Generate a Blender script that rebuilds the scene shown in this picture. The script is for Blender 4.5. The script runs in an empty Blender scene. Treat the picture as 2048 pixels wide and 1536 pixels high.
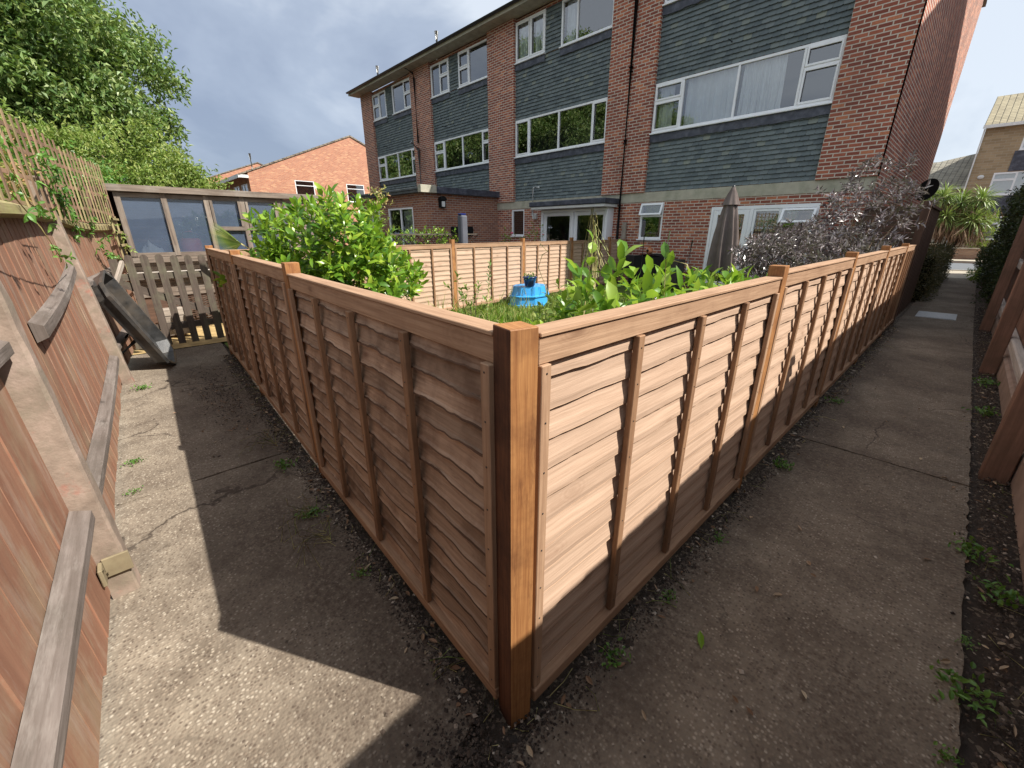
import bpy, math, random
import numpy as np
from mathutils import Vector, Matrix
R = math.radians
sc = bpy.context.scene
COL = sc.collection
# ------------------------------------------------------------------ camera
CAM_H = 1.48
HEAD = R(46.6)            # heading, turned left of +Y
cd = bpy.data.cameras.new('camera'); cam = bpy.data.objects.new('camera', cd); COL.objects.link(cam)
cd.sensor_width = 36.0; cd.lens = 828.0/2048*36; cd.clip_start = .02; cd.clip_end = 2000
cam.location = (0, 0, CAM_H); cam.rotation_euler = (R(90-20.2), 0, HEAD)
sc.camera = cam
sc.render.resolution_x = 1024; sc.render.resolution_y = 768
# ------------------------------------------------------------------ world and sun
SUN_EL = R(46.8); SUN_AZ = R(59.4)      # azimuth from +Y towards +X
sun_dir = Vector((math.sin(SUN_AZ)*math.cos(SUN_EL), math.cos(SUN_AZ)*math.cos(SUN_EL), math.sin(SUN_EL)))
w = bpy.data.worlds.new("World"); sc.world = w; w.use_nodes = True
nt = w.node_tree; nt.nodes.clear()
def N(t, typ, **kw):
    n = t.nodes.new(typ)
    for k, v in kw.items():
        if k.startswith('i_'): n.inputs[k[2:].replace('_', ' ')].default_value = v
        else: setattr(n, k, v)
    return n
out = N(nt, 'ShaderNodeOutputWorld')
sky = N(nt, 'ShaderNodeTexSky', sky_type='NISHITA', sun_disc=False, sun_elevation=SUN_EL, sun_rotation=SUN_AZ)
bg1 = N(nt, 'ShaderNodeBackground'); bg1.inputs['Strength'].default_value = .07
nt.links.new(sky.outputs[0], bg1.inputs['Color'])
bg2 = N(nt, 'ShaderNodeBackground'); bg2.inputs['Strength'].default_value = .80
tc = N(nt, 'ShaderNodeTexCoord')
mp = N(nt, 'ShaderNodeMapping'); mp.inputs['Scale'].default_value = (1, 1, 2.2); mp.inputs['Location'].default_value = (.3, .1, .25)
nt.links.new(tc.outputs['Generated'], mp.inputs['Vector'])
n1 = N(nt, 'ShaderNodeTexNoise'); n1.inputs['Scale'].default_value = 1.7; n1.inputs['Detail'].default_value = 6; n1.inputs['Roughness'].default_value = .55; n1.inputs['Distortion'].default_value = .35
nt.links.new(mp.outputs[0], n1.inputs['Vector'])
cr = N(nt, 'ShaderNodeValToRGB')
el = cr.color_ramp.elements
el[0].position = .36; el[0].color = (.27, .325, .44, 1)
el[1].position = .64; el[1].color = (.68, .74, .82, 1)
e = cr.color_ramp.elements.new(.50); e.color = (.40, .465, .58, 1)
# brighter toward +Y/+X (towards the sun), darker slate bank on the far left
sx = N(nt, 'ShaderNodeSeparateXYZ'); nt.links.new(tc.outputs['Generated'], sx.inputs[0])
mr = N(nt, 'ShaderNodeMapRange'); mr.inputs[1].default_value = -.95; mr.inputs[2].default_value = .25; mr.inputs[3].default_value = -.03; mr.inputs[4].default_value = .23
nt.links.new(sx.outputs['X'], mr.inputs[0])
mz = N(nt, 'ShaderNodeMapRange'); mz.inputs[1].default_value = 0.0; mz.inputs[2].default_value = .7; mz.inputs[3].default_value = -.07; mz.inputs[4].default_value = .10
nt.links.new(sx.outputs['Z'], mz.inputs[0])
ad = N(nt, 'ShaderNodeMath', operation='ADD'); nt.links.new(n1.outputs[0], ad.inputs[0]); nt.links.new(mr.outputs[0], ad.inputs[1])
ad2 = N(nt, 'ShaderNodeMath', operation='ADD'); nt.links.new(ad.outputs[0], ad2.inputs[0]); nt.links.new(mz.outputs[0], ad2.inputs[1])
nt.links.new(ad2.outputs[0], cr.inputs[0]); nt.links.new(cr.outputs[0], bg2.inputs['Color'])
mixw = N(nt, 'ShaderNodeMixShader'); mixw.inputs[0].default_value = .82
nt.links.new(bg1.outputs[0], mixw.inputs[1]); nt.links.new(bg2.outputs[0], mixw.inputs[2]); nt.links.new(mixw.outputs[0], out.inputs[0])
sd = bpy.data.lights.new('sun', 'SUN'); so = bpy.data.objects.new('sun', sd); COL.objects.link(so)
sd.energy = 5.0; sd.angle = R(.53); sd.color = (1, .95, .87)
so.rotation_euler = (-sun_dir).to_track_quat('-Z', 'Y').to_euler(); so.location = (8, 4, 12)
vs = sc.view_settings; vs.view_transform = 'Standard'; vs.look = 'None'; vs.gamma = 1; vs.exposure = .68
sc.render.engine = 'CYCLES'
sc.cycles.max_bounces = 6; sc.cycles.transparent_max_bounces = 12

# ------------------------------------------------------------------ material helpers
def newmat(name):
    m = bpy.data.materials.new(name); m.use_nodes = True; t = m.node_tree
    return m, t, t.nodes['Principled BSDF']
def ramp(t, fac, stops):
    c = N(t, 'ShaderNodeValToRGB'); els = c.color_ramp.elements
    while len(els) > 1: els.remove(els[-1])
    els[0].position = stops[0][0]; els[0].color = (*stops[0][1], 1)
    for p, col in stops[1:]:
        x = els.new(p); x.color = (*col, 1)
    t.links.new(fac, c.inputs[0]); return c.outputs[0]
def noise(t, vec, scale, detail=4, rough=.55, dist=0):
    n = N(t, 'ShaderNodeTexNoise'); n.inputs['Scale'].default_value = scale; n.inputs['Detail'].default_value = detail
    n.inputs['Roughness'].default_value = rough; n.inputs['Distortion'].default_value = dist
    if vec is not None: t.links.new(vec, n.inputs['Vector'])
    return n.outputs[0]
def mapping(t, vec, scale=(1, 1, 1), loc=(0, 0, 0), rot=(0, 0, 0)):
    m = N(t, 'ShaderNodeMapping'); m.inputs['Scale'].default_value = scale; m.inputs['Location'].default_value = loc; m.inputs['Rotation'].default_value = rot
    t.links.new(vec, m.inputs['Vector']); return m.outputs[0]
def mixc(t, fac, a, b, blend='MIX'):
    m = N(t, 'ShaderNodeMix', data_type='RGBA', blend_type=blend)
    for s, v in ((m.inputs[0], fac), (m.inputs[6], a), (m.inputs[7], b)):
        if hasattr(v, 'links') or isinstance(v, bpy.types.NodeSocket): t.links.new(v, s)
        elif isinstance(v, (int, float)): s.default_value = v
        else: s.default_value = (*v, 1)
    return m.outputs[2]
def math_(t, op, a, b=None):
    m = N(t, 'ShaderNodeMath', operation=op)
    for s, v in zip(m.inputs, (a, b)):
        if v is None: continue
        if isinstance(v, bpy.types.NodeSocket): t.links.new(v, s)
        else: s.default_value = v
    return m.outputs[0]
def maprange(t, v, a, b, c, d):
    m = N(t, 'ShaderNodeMapRange'); t.links.new(v, m.inputs[0])
    for i, x in enumerate((a, b, c, d)): m.inputs[i+1].default_value = x
    return m.outputs[0]
def bump(t, bsdf, h, strength=.3, dist=.01):
    b = N(t, 'ShaderNodeBump'); b.inputs['Strength'].default_value = strength; b.inputs['Distance'].default_value = dist
    t.links.new(h, b.inputs['Height']); t.links.new(b.outputs[0], bsdf.inputs['Normal'])
def coords(t, kind='Object'):
    return N(t, 'ShaderNodeTexCoord').outputs[kind]
def island(t): return N(t, 'ShaderNodeNewGeometry').outputs['Random Per Island']

def wood_mat(name, light, dark, knot=None, rough=.75, grain=70, tone=.25, bstr=.35, gloss_spec=.3, knots=True, stain=None, stain_amt=.5, scale_u=2.2, scuff=None):
    m, t, b = newmat(name)
    uv = coords(t, 'UV'); isl = island(t)
    warp = noise(t, mapping(t, uv, (1.3, 5, 1)), 1.5, 3)
    vadd = N(t, 'ShaderNodeVectorMath', operation='ADD')
    cmb = N(t, 'ShaderNodeCombineXYZ'); t.links.new(math_(t, 'MULTIPLY', warp, .022), cmb.inputs[1]); t.links.new(math_(t, 'MULTIPLY', isl, 7.0), cmb.inputs[2])
    t.links.new(uv, vadd.inputs[0]); t.links.new(cmb.outputs[0], vadd.inputs[1])
    g = noise(t, mapping(t, vadd.outputs[0], (scale_u, grain, 1)), 1.0, 5, .65)
    g2 = noise(t, mapping(t, vadd.outputs[0], (1.2, 14, 1)), 1.0, 3, .5)
    col = ramp(t, math_(t, 'ADD', math_(t, 'MULTIPLY', g, .72), math_(t, 'MULTIPLY', g2, .28)), [(.34, dark), (.62, light)])
    k = None
    if knots:
        v = N(t, 'ShaderNodeTexVoronoi'); v.inputs['Scale'].default_value = 1; t.links.new(mapping(t, vadd.outputs[0], (3.2, 6.5, 1)), v.inputs['Vector'])
        k = maprange(t, v.outputs['Distance'], .05, .17, 1, 0)
        rings = math_(t, 'SINE', math_(t, 'MULTIPLY', v.outputs['Distance'], 120))
        halo = math_(t, 'MULTIPLY', maprange(t, v.outputs['Distance'], .1, .33, .35, 0), maprange(t, rings, -1, 1, .3, 1))
        sepc = N(t, 'ShaderNodeSeparateColor'); t.links.new(v.outputs['Color'], sepc.inputs[0])
        sel = math_(t, 'GREATER_THAN', sepc.outputs[0], .42)
        k = math_(t, 'MULTIPLY', math_(t, 'MAXIMUM', math_(t, 'MULTIPLY', k, .75), halo), sel)
        col = mixc(t, k, col, knot or tuple(c*.45 for c in dark))
    if stain:
        s = noise(t, coords(t), 3.4, 5, .65)
        col = mixc(t, maprange(t, s, .47, .66, 0, stain_amt), col, stain)
        s2 = noise(t, mapping(t, uv, (6, 40, 1)), 1, 4, .7)
        col = mixc(t, maprange(t, s2, .56, .72, 0, stain_amt*.8), col, stain)
    if scuff:
        s3 = noise(t, mapping(t, uv, (1.2, 7, 1), (3, 1, 0)), 1.0, 6, .75)
        col = mixc(t, maprange(t, s3, .52, .64, 0, .6), col, scuff)
        s4 = noise(t, mapping(t, uv, (4, 70, 1)), 1.0, 5, .8)
        col = mixc(t, maprange(t, s4, .52, .75, 0, .3), col, tuple(c*.55 for c in dark))
    hsv = N(t, 'ShaderNodeHueSaturation'); t.links.new(col, hsv.inputs['Color'])
    t.links.new(maprange(t, isl, 0, 1, 1-tone, 1+tone), hsv.inputs['Value'])
    t.links.new(hsv.outputs[0], b.inputs['Base Color'])
    b.inputs['Roughness'].default_value = rough; b.inputs['Specular IOR Level'].default_value = gloss_spec
    bump(t, b, g, bstr, .004)
    return m

def brick_mat(name, c1, c2, mortar, bw=.225, bh=.075, ms=.011, extra=None, stain=(.10, .08, .07), stain_amt=.35, seed=0.0, vertical=True, soldier=False):
    m, t, b = newmat(name); uv = coords(t, 'UV')
    br = N(t, 'ShaderNodeTexBrick'); t.links.new(mapping(t, uv, (1, 1, 1), (seed, seed*.3, 0)), br.inputs['Vector'])
    br.inputs['Scale'].default_value = 1; br.inputs['Brick Width'].default_value = bw; br.inputs['Row Height'].default_value = bh
    br.inputs['Mortar Size'].default_value = ms; br.inputs['Mortar Smooth'].default_value = .25; br.inputs['Bias'].default_value = 0
    br.inputs['Color1'].default_value = (0, 0, 0, 1); br.inputs['Color2'].default_value = (1, 1, 1, 1); br.inputs['Mortar'].default_value = (0, 0, 0, 1)
    stops = [(0, c1), (.5, tuple((a+c)/2 for a, c in zip(c1, c2))), (.8, c2)]
    if extra: stops.append((.97, extra))
    col = ramp(t, br.outputs['Color'], stops)
    nz = noise(t, uv, 38, 3, .7)
    col = mixc(t, maprange(t, nz, .35, .7, 0, .35), col, tuple(c*.45 for c in c1))
    col = mixc(t, br.outputs['Fac'], col, mortar)
    st = noise(t, mapping(t, uv, (1, .45, 1)), .9, 5, .65)
    col = mixc(t, maprange(t, st, .48, .75, 0, stain_amt), col, stain)
    t.links.new(col, b.inputs['Base Color']); b.inputs['Roughness'].default_value = .88; b.inputs['Specular IOR Level'].default_value = .25
    h = math_(t, 'ADD', math_(t, 'MULTIPLY', br.outputs['Fac'], -1), math_(t, 'MULTIPLY', nz, .35))
    bump(t, b, h, .6, .006)
    return m

def simple_mat(name, col, rough=.6, spec=.5, metal=0, var=.12, nscale=6, bstr=.1, dirt=None, dirt_amt=.5, dscale=2.5):
    m, t, b = newmat(name); oc = coords(t)
    n = noise(t, oc, nscale, 5, .6)
    c = mixc(t, maprange(t, n, .3, .7, 0, 1), tuple(x*(1-var) for x in col), tuple(min(1, x*(1+var)) for x in col))
    if dirt:
        d = noise(t, oc, dscale, 6, .65)
        c = mixc(t, maprange(t, d, .47, .68, 0, dirt_amt), c, dirt)
    t.links.new(c, b.inputs['Base Color']); b.inputs['Roughness'].default_value = rough; b.inputs['Specular IOR Level'].default_value = spec; b.inputs['Metallic'].default_value = metal
    if bstr: bump(t, b, noise(t, oc, nscale*8, 4, .6), bstr, .005)
    return m

def leaf_mat(name, a, b_, c=None, rough=.4, trans=.35, spec=.5, back=None):
    m, t, b = newmat(name); isl = island(t)
    stops = [(0, a), (.6, b_)] + ([(.9, c)] if c else [])
    col = ramp(t, isl, stops)
    lo = noise(t, coords(t), 1.7, 2)
    hs = N(t, 'ShaderNodeHueSaturation'); t.links.new(col, hs.inputs['Color']); t.links.new(maprange(t, lo, .3, .7, .82, 1.18), hs.inputs['Value'])
    col = hs.outputs[0]
    t.links.new(col, b.inputs['Base Color']); b.inputs['Roughness'].default_value = rough; b.inputs['Specular IOR Level'].default_value = spec
    tr = N(t, 'ShaderNodeBsdfTranslucent'); t.links.new(mixc(t, .5, col, (.30, .42, .03), 'MIX'), tr.inputs['Color'])
    mx = N(t, 'ShaderNodeMixShader'); mx.inputs[0].default_value = trans
    o = t.nodes['Material Output']
    t.links.new(b.outputs[0], mx.inputs[1]); t.links.new(tr.outputs[0], mx.inputs[2]); t.links.new(mx.outputs[0], o.inputs[0])
    return m

def glass_mat(name, tint=(.02, .025, .03), refl=.35, rough=.01, dirt=0.0, dcol=(.6, .6, .56), wav=.0):
    m, t, b = newmat(name)
    o = t.nodes['Material Output']; t.nodes.remove(b)
    gl = N(t, 'ShaderNodeBsdfGlossy'); gl.inputs['Roughness'].default_value = rough
    tp = N(t, 'ShaderNodeBsdfTransparent'); tp.inputs['Color'].default_value = (.82, .86, .86, 1)
    lw = N(t, 'ShaderNodeFresnel'); lw.inputs['IOR'].default_value = 1.5
    f = math_(t, 'MINIMUM', math_(t, 'ADD', math_(t, 'MULTIPLY', lw.outputs[0], 1.6), refl), .95)
    mx = N(t, 'ShaderNodeMixShader'); t.links.new(f, mx.inputs[0]); t.links.new(tp.outputs[0], mx.inputs[1]); t.links.new(gl.outputs[0], mx.inputs[2])
    last = mx.outputs[0]
    if wav:
        bp = N(t, 'ShaderNodeBump'); bp.inputs['Strength'].default_value = wav; bp.inputs['Distance'].default_value = .02
        t.links.new(noise(t, coords(t), 1.3, 1), bp.inputs['Height']); t.links.new(bp.outputs[0], gl.inputs['Normal'])
    if dirt:
        df = N(t, 'ShaderNodeBsdfDiffuse'); df.inputs['Color'].default_value = (*dcol, 1)
        m2 = N(t, 'ShaderNodeMixShader'); d = noise(t, coords(t), 3, 7, .7)
        t.links.new(maprange(t, d, .40, .72, dirt*.78, dirt), m2.inputs[0]); t.links.new(last, m2.inputs[1]); t.links.new(df.outputs[0], m2.inputs[2]); last = m2.outputs[0]
    t.links.new(last, o.inputs[0]); return m

# ------------------------------------------------------------------ mesh helpers
def woff(p):
    v = Vector((0, 0, 0))
    while p is not None: v += p.location; p = p.parent
    return v
class MB:
    def __init__(s): s.v = []; s.f = []; s.uv = []; s.m = []; s.sm = []
    def face(s, pts, uvs=None, mi=0, smooth=False):
        i = len(s.v); s.v.extend([tuple(p) for p in pts]); s.f.append(tuple(range(i, i+len(pts))))
        if uvs is None:
            a = Vector(pts[0]); n = (Vector(pts[1])-a).cross(Vector(pts[2])-a)
            ax = max(range(3), key=lambda k: abs(n[k]))
            uvs = [((p[1], p[2]) if ax == 0 else (p[0], p[2]) if ax == 1 else (p[0], p[1])) for p in pts]
        s.uv.extend(uvs); s.m.append(mi); s.sm.append(smooth)
    def grid(s, P, UV=None, mi=0, smooth=True, closed=False):
        """P rows x cols of points, shared vertices"""
        r, c = len(P), len(P[0]); i0 = len(s.v)
        for row in P: s.v.extend([tuple(p) for p in row])
        for i in range(r-1):
            for j in range(c if closed else c-1):
                j2 = (j+1) % c
                s.f.append((i0+i*c+j, i0+i*c+j2, i0+(i+1)*c+j2, i0+(i+1)*c+j))
                if UV: s.uv.extend([UV[i][j], UV[i][j+1 if closed else j2], UV[i+1][j+1 if closed else j2], UV[i+1][j]])
                else:
                    q = [P[i][j], P[i][j2], P[i+1][j2], P[i+1][j]]
                    s.uv.extend([(p[0]+p[1], p[2]) for p in q])
                s.m.append(mi); s.sm.append(smooth)
    def box(s, a, b, grain=None, M=None, mi=0, bev=0, jit=None):
        """axis box a..b, optional matrix; grain axis 0/1/2 drives the uv; shared verts -> one island"""
        x0, y0, z0 = a; x1, y1, z1 = b
        C = [(x0, y0, z0), (x1, y0, z0), (x1, y1, z0), (x0, y1, z0), (x0, y0, z1), (x1, y0, z1), (x1, y1, z1), (x0, y1, z1)]
        F = [(0, 3, 2, 1), (4, 5, 6, 7), (0, 1, 5, 4), (1, 2, 6, 5), (2, 3, 7, 6), (3, 0, 4, 7)]
        if bev:
            import bmesh
            bm = bmesh.new(); vs_ = [bm.verts.new(c) for c in C]
            for f in F: bm.faces.new([vs_[k] for k in f])
            bmesh.ops.bevel(bm, geom=list(bm.edges), offset=bev, segments=1, affect='EDGES', profile=.5)
            bm.verts.index_update(); C = [tuple(v.co) for v in bm.verts]; F = [tuple(v.index for v in f.verts) for f in bm.faces]; bm.free()
        i = len(s.v)
        ru, rv = random.uniform(0, 9), random.uniform(0, 9)
        P = [Vector(c) for c in C]
        if M is not None: W = [M @ p for p in P]
        else: W = P
        s.v.extend([tuple(p) for p in W])
        for f in F:
            s.f.append(tuple(i+k for k in f))
            n = (P[f[1]]-P[f[0]]).cross(P[f[2]]-P[f[0]]); ax = max(range(3), key=lambda k: abs(n[k]))
            for k in f:
                p = P[k] if grain is not None or M is None else P[k]
                if grain is None:
                    uv = (p[1], p[2]) if ax == 0 else (p[0], p[2]) if ax == 1 else (p[0], p[1])
                else:
                    o = [q for q in (0, 1, 2) if q != grain and q != ax] or [q for q in (0, 1, 2) if q != grain][:1]
                    if ax == grain: oo = [q for q in (0, 1, 2) if q != grain]; uv = (p[oo[0]]*.5+ru, p[oo[1]]+rv)
                    else: uv = (p[grain]+ru, p[o[0]]+rv+ax*.37)
                s.uv.append(uv)
            s.m.append(mi); s.sm.append(False)
    def tube(s, pts, rad, seg=8, cap=True, mi=0):
        pts = [Vector(p) for p in pts]; rads = rad if isinstance(rad, (list, tuple)) else [rad]*len(pts)
        rows = []; up = None; UV = []; d0 = 0
        for i, p in enumerate(pts):
            t_ = (pts[min(i+1, len(pts)-1)]-pts[max(i-1, 0)]).normalized()
            if up is None or abs(t_.dot(up)) > .98: up = Vector((0, 0, 1)) if abs(t_.z) < .9 else Vector((1, 0, 0))
            a = t_.cross(up).normalized(); b = t_.cross(a).normalized(); up = b
            rows.append([p+a*math.cos(k/seg*2*math.pi)*rads[i]+b*math.sin(k/seg*2*math.pi)*rads[i] for k in range(seg)])
            if i: d0 += (pts[i]-pts[i-1]).length
            UV.append([(d0, k/seg*2*math.pi*rads[0]) for k in range(seg+1)])
        i0 = len(s.v); s.grid(rows, UV, mi, True, True)
        if cap:
            for base, rev in ((i0, False), (i0+(len(pts)-1)*seg, True)):
                f = [base+k for k in range(seg)]
                if rev: f = f[::-1]
                s.f.append(tuple(f)); s.uv.extend([(0, 0)]*seg); s.m.append(mi); s.sm.append(False)
    def lathe(s, prof, c=(0, 0, 0), seg=20, mi=0):
        rows = [[(c[0]+r*math.cos(k/seg*2*math.pi), c[1]+r*math.sin(k/seg*2*math.pi), c[2]+z) for k in range(seg)] for r, z in prof]
        s.grid(rows, None, mi, True, True)
    def build(s, name, mats, parent=None, local=False):
        me = bpy.data.meshes.new(name)
        off = Vector((0, 0, 0))
        if parent is not None and not local:
            off = woff(parent)
        V = np.array(s.v, dtype=float).reshape(-1, 3) - np.array(off)
        me.from_pydata(V.tolist(), [], s.f)
        uvl = me.uv_layers.new(name='UVMap')
        uvl.data.foreach_set('uv', np.array(s.uv, dtype=float).ravel())
        mats = mats if isinstance(mats, (list, tuple)) else [mats]
        for m in mats: me.materials.append(m)
        me.polygons.foreach_set('material_index', s.m); me.polygons.foreach_set('use_smooth', s.sm)
        me.update()
        o = bpy.data.objects.new(name, me); COL.objects.link(o)
        if parent is not None: o.parent = parent
        return o
def np_obj(name, V, F, mat, parent=None, smooth=False, uv=None):
    me = bpy.data.meshes.new(name)
    V = np.asarray(V, dtype=float)
    if parent is not None: V = V - np.array(woff(parent))
    k = F.shape[1]
    me.vertices.add(len(V)); me.vertices.foreach_set('co', V.ravel())
    me.loops.add(F.size); me.loops.foreach_set('vertex_index', F.ravel().astype(np.int32))
    me.polygons.add(len(F)); me.polygons.foreach_set('loop_start', np.arange(0, F.size, k, dtype=np.int32)); me.polygons.foreach_set('loop_total', np.full(len(F), k, dtype=np.int32))
    me.polygons.foreach_set('use_smooth', np.full(len(F), smooth)); me.materials.append(mat); me.update(calc_edges=True); me.validate()
    o = bpy.data.objects.new(name, me); COL.objects.link(o)
    if parent is not None: o.parent = parent
    return o
def tag(o, label=None, cat=None, group=None, kind=None):
    if label: o['label'] = label
    if cat: o['category'] = cat
    if group: o['group'] = group
    if kind: o['kind'] = kind
    return o
def thing(name, label, cat, loc=(0, 0, 0), rz=0, group=None):
    o = bpy.data.objects.new(name, None); COL.objects.link(o); o.location = loc; o.rotation_euler = (0, 0, rz); o.empty_display_size = .1
    return tag(o, label, cat, group)
def waves(rng, n=5, f0=1.5):
    A = [(rng.uniform(.4, 1)/(i+1)**.6, f0*(i+1)*rng.uniform(.7, 1.4), rng.uniform(0, 6.28)) for i in range(n)]
    S = sum(a for a, _, _ in A)
    return lambda x: sum(a*math.sin(f*x+p) for a, f, p in A)/S
# leaves: arrays of leaf shapes; each leaf is its own island
def leaf_arrays(P, D, Nn, L, W, full=True, droop=.25, fold=.25):
    P = np.asarray(P, float); D = np.asarray(D, float); Nn = np.asarray(Nn, float)
    D = D/np.linalg.norm(D, axis=1, keepdims=True)
    S = np.cross(D, Nn); S /= np.linalg.norm(S, axis=1, keepdims=True)+1e-9
    U = np.cross(S, D)
    L = np.asarray(L).reshape(-1, 1)*np.ones((len(P), 1)); W = np.asarray(W).reshape(-1, 1)*np.ones((len(P), 1))
    def pt(a, b, c): return P + D*L*a + S*W*b + U*(c)
    if full:
        rows = [pt(0, 0, 0*L), pt(.33, -.42, W*fold*.5), pt(.36, 0, 0*L), pt(.33, .42, W*fold*.5),
                pt(.7, -.40, W*fold*.5-L*droop*.3), pt(.72, 0, -L*droop*.35), pt(.7, .40, W*fold*.5-L*droop*.3), pt(1, 0, -L*droop)]
        V = np.stack(rows, 1).reshape(-1, 3)
        f = np.array([(0, 2, 1, 1), (0, 3, 2, 2), (1, 2, 5, 4), (2, 3, 6, 5), (4, 5, 7, 7), (5, 6, 7, 7)])
        tri = np.array([(0, 2, 1), (0, 3, 2), (1, 2, 5), (1, 5, 4), (2, 3, 6), (2, 6, 5), (4, 5, 7), (5, 6, 7)])
        F = (np.arange(len(P))[:, None, None]*8 + tri[None]).reshape(-1, 3)
    else:
        rows = [pt(0, 0, 0*L), pt(.45, -.5, W*fold), pt(1, 0, -L*droop), pt(.45, .5, W*fold)]
        V = np.stack(rows, 1).reshape(-1, 3)
        tri = np.array([(0, 2, 1), (0, 3, 2)])
        F = (np.arange(len(P))[:, None, None]*4 + tri[None]).reshape(-1, 3)
    return V, F
def rand_dirs(rng, n):
    v = rng.normal(size=(n, 3)); return v/np.linalg.norm(v, axis=1, keepdims=True)

# ------------------------------------------------------------------ materials
M = {}
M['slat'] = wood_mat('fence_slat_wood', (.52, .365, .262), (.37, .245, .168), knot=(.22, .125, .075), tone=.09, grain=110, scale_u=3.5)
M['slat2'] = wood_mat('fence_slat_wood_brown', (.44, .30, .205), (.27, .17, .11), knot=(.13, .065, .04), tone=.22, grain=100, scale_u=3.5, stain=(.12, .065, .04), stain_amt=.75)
M['rail'] = wood_mat('fence_rail_wood', (.44, .28, .175), (.27, .155, .09), knot=(.15, .075, .04), tone=.12, grain=100, scale_u=3, stain=(.20, .105, .06), stain_amt=.35)
M['batten'] = wood_mat('fence_batten_wood', (.33, .19, .105), (.20, .105, .055), tone=.12, grain=100, knots=False, stain=(.12, .06, .035), stain_amt=.5)
M['post'] = wood_mat('treated_post_wood', (.44, .215, .080), (.25, .10, .035), knot=(.09, .03, .015), tone=.08, grain=95, stain=(.13, .050, .022), stain_amt=.8, rough=.62, scale_u=3.2)
M['bark_and_gap_shade2'] = wood_mat('slat_sawn_edge', (.40, .27, .18), (.24, .145, .09), tone=.25, grain=60, knots=False)
M['bark_and_gap_shade'] = wood_mat('waney_bark_and_gap_shade', (.14, .08, .05), (.055, .03, .02), tone=.25, grain=40, knots=False)  # bark edge, darkened so shade in the slat gaps is part of the colour
M['post_dark'] = wood_mat('dark_stain_and_shade_post_side', (.16, .065, .03), (.07, .026, .013), knot=(.04, .015, .008), tone=.05, grain=95, scale_u=3.2, stain=(.035, .014, .009), stain_amt=.9)  # dark stain plus some of this side's shade, put into the colour
M['oldrail'] = wood_mat('old_brown_rail', (.20, .165, .145), (.115, .09, .075), tone=.15, grain=40, knots=True, stain=(.09, .075, .06), stain_amt=.5, bstr=.8, scuff=(.30, .265, .235))
M['oldplank'] = wood_mat('old_painted_plank', (.30, .155, .098), (.22, .105, .066), tone=.08, grain=17, knots=False, stain=(.33, .26, .17), stain_amt=.5, bstr=.7, scale_u=1.4, scuff=(.37, .28, .22))
M['greywood'] = wood_mat('grey_weathered_wood', (.40, .34, .28), (.22, .18, .145), tone=.15, grain=40, knots=True, stain=(.16, .13, .10), stain_amt=.4, bstr=.7, scuff=(.50, .45, .38))
M['lichen'] = wood_mat('lichen_green_wood', (.36, .30, .16), (.22, .15, .08), tone=.25, grain=40, knots=False, stain=(.34, .36, .12), stain_amt=.6)
M['redlath'] = wood_mat('trellis_wood', (.32, .20, .13), (.20, .12, .075), tone=.3, grain=40, knots=False, stain=(.34, .32, .14), stain_amt=.5)
M['gatewood'] = wood_mat('gate_wood', (.115, .088, .070), (.062, .046, .036), tone=.18, grain=50, knots=False, stain=(.20, .22, .13), stain_amt=.3)
M['palewood'] = wood_mat('pale_bleached_wood', (.62, .56, .50), (.40, .35, .30), tone=.1, grain=40, knots=False)
M['orangewood'] = wood_mat('rustbrown_fence_wood', (.28, .155, .105), (.16, .085, .058), tone=.1, grain=50, knots=True, stain=(.10, .07, .045), stain_amt=.5)
M['darkwood'] = wood_mat('dark_fence_wood', (.13, .075, .05), (.06, .035, .025), tone=.15, grain=50, knots=False)
M['ghwood'] = wood_mat('greenhouse_wood', (.24, .19, .15), (.10, .075, .06), tone=.15, grain=40, knots=False, stain=(.30, .27, .23), stain_amt=.45)
M['brick'] = brick_mat('terrace_brick', (.25, .078, .055), (.47, .150, .090), (.60, .52, .43), extra=(.60, .23, .12), stain=(.11, .06, .05), stain_amt=.4)
M['brick_ext'] = brick_mat('extension_brick', (.27, .105, .07), (.38, .16, .10), (.40, .33, .27), extra=(.45, .19, .1), stain=(.16, .09, .07))
M['brick_orange'] = brick_mat('orange_brick', (.44, .17, .10), (.58, .25, .14), (.45, .33, .25), extra=(.66, .36, .2), stain=(.3, .14, .09), stain_amt=.3)
M['brick_tan'] = brick_mat('tan_brick', (.34, .25, .15), (.46, .34, .21), (.42, .36, .28), bw=.45, bh=.15, stain=(.25, .18, .10))
M['brick_wall'] = brick_mat('low_wall_brick', (.30, .19, .13), (.40, .27, .18), (.3, .25, .2), stain=(.15, .11, .09))
M['band'] = simple_mat('concrete_band', (.45, .42, .33), .85, .2, dirt=(.24, .25, .18), dirt_amt=.6)
M['cream'] = simple_mat('cream_render', (.62, .60, .48), .85, .2)
M['upvc'] = simple_mat('white_upvc', (.88, .89, .90), .3, .5, var=.02, bstr=0, dirt=(.66, .65, .62), dirt_amt=.2)
M['glass'] = glass_mat('window_glass', refl=.19, wav=.04)
M['glassgh'] = glass_mat('greenhouse_glass', refl=.03, rough=.03, dirt=.36, dcol=(.20, .27, .40), wav=.02)
M['room'] = simple_mat('room_interior', (.05, .05, .055), .9, .1)
M['curtain'] = simple_mat('net_curtain', (.90, .92, .94), .9, .1, var=.05, bstr=0)
M['blind'] = simple_mat('vertical_blind', (.34, .33, .33), .8, .2)
M['soffit'] = simple_mat('soffit_board', (.40, .37, .29), .8, .2, dirt=(.18, .17, .13))
M['black'] = simple_mat('black_plastic', (.018, .018, .02), .4, .5)
M['blackmatte'] = simple_mat('black_matte', (.012, .012, .012), .8, .2)
M['grey_pipe'] = simple_mat('grey_pipe_paint', (.33, .34, .35), .5, .4)
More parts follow.
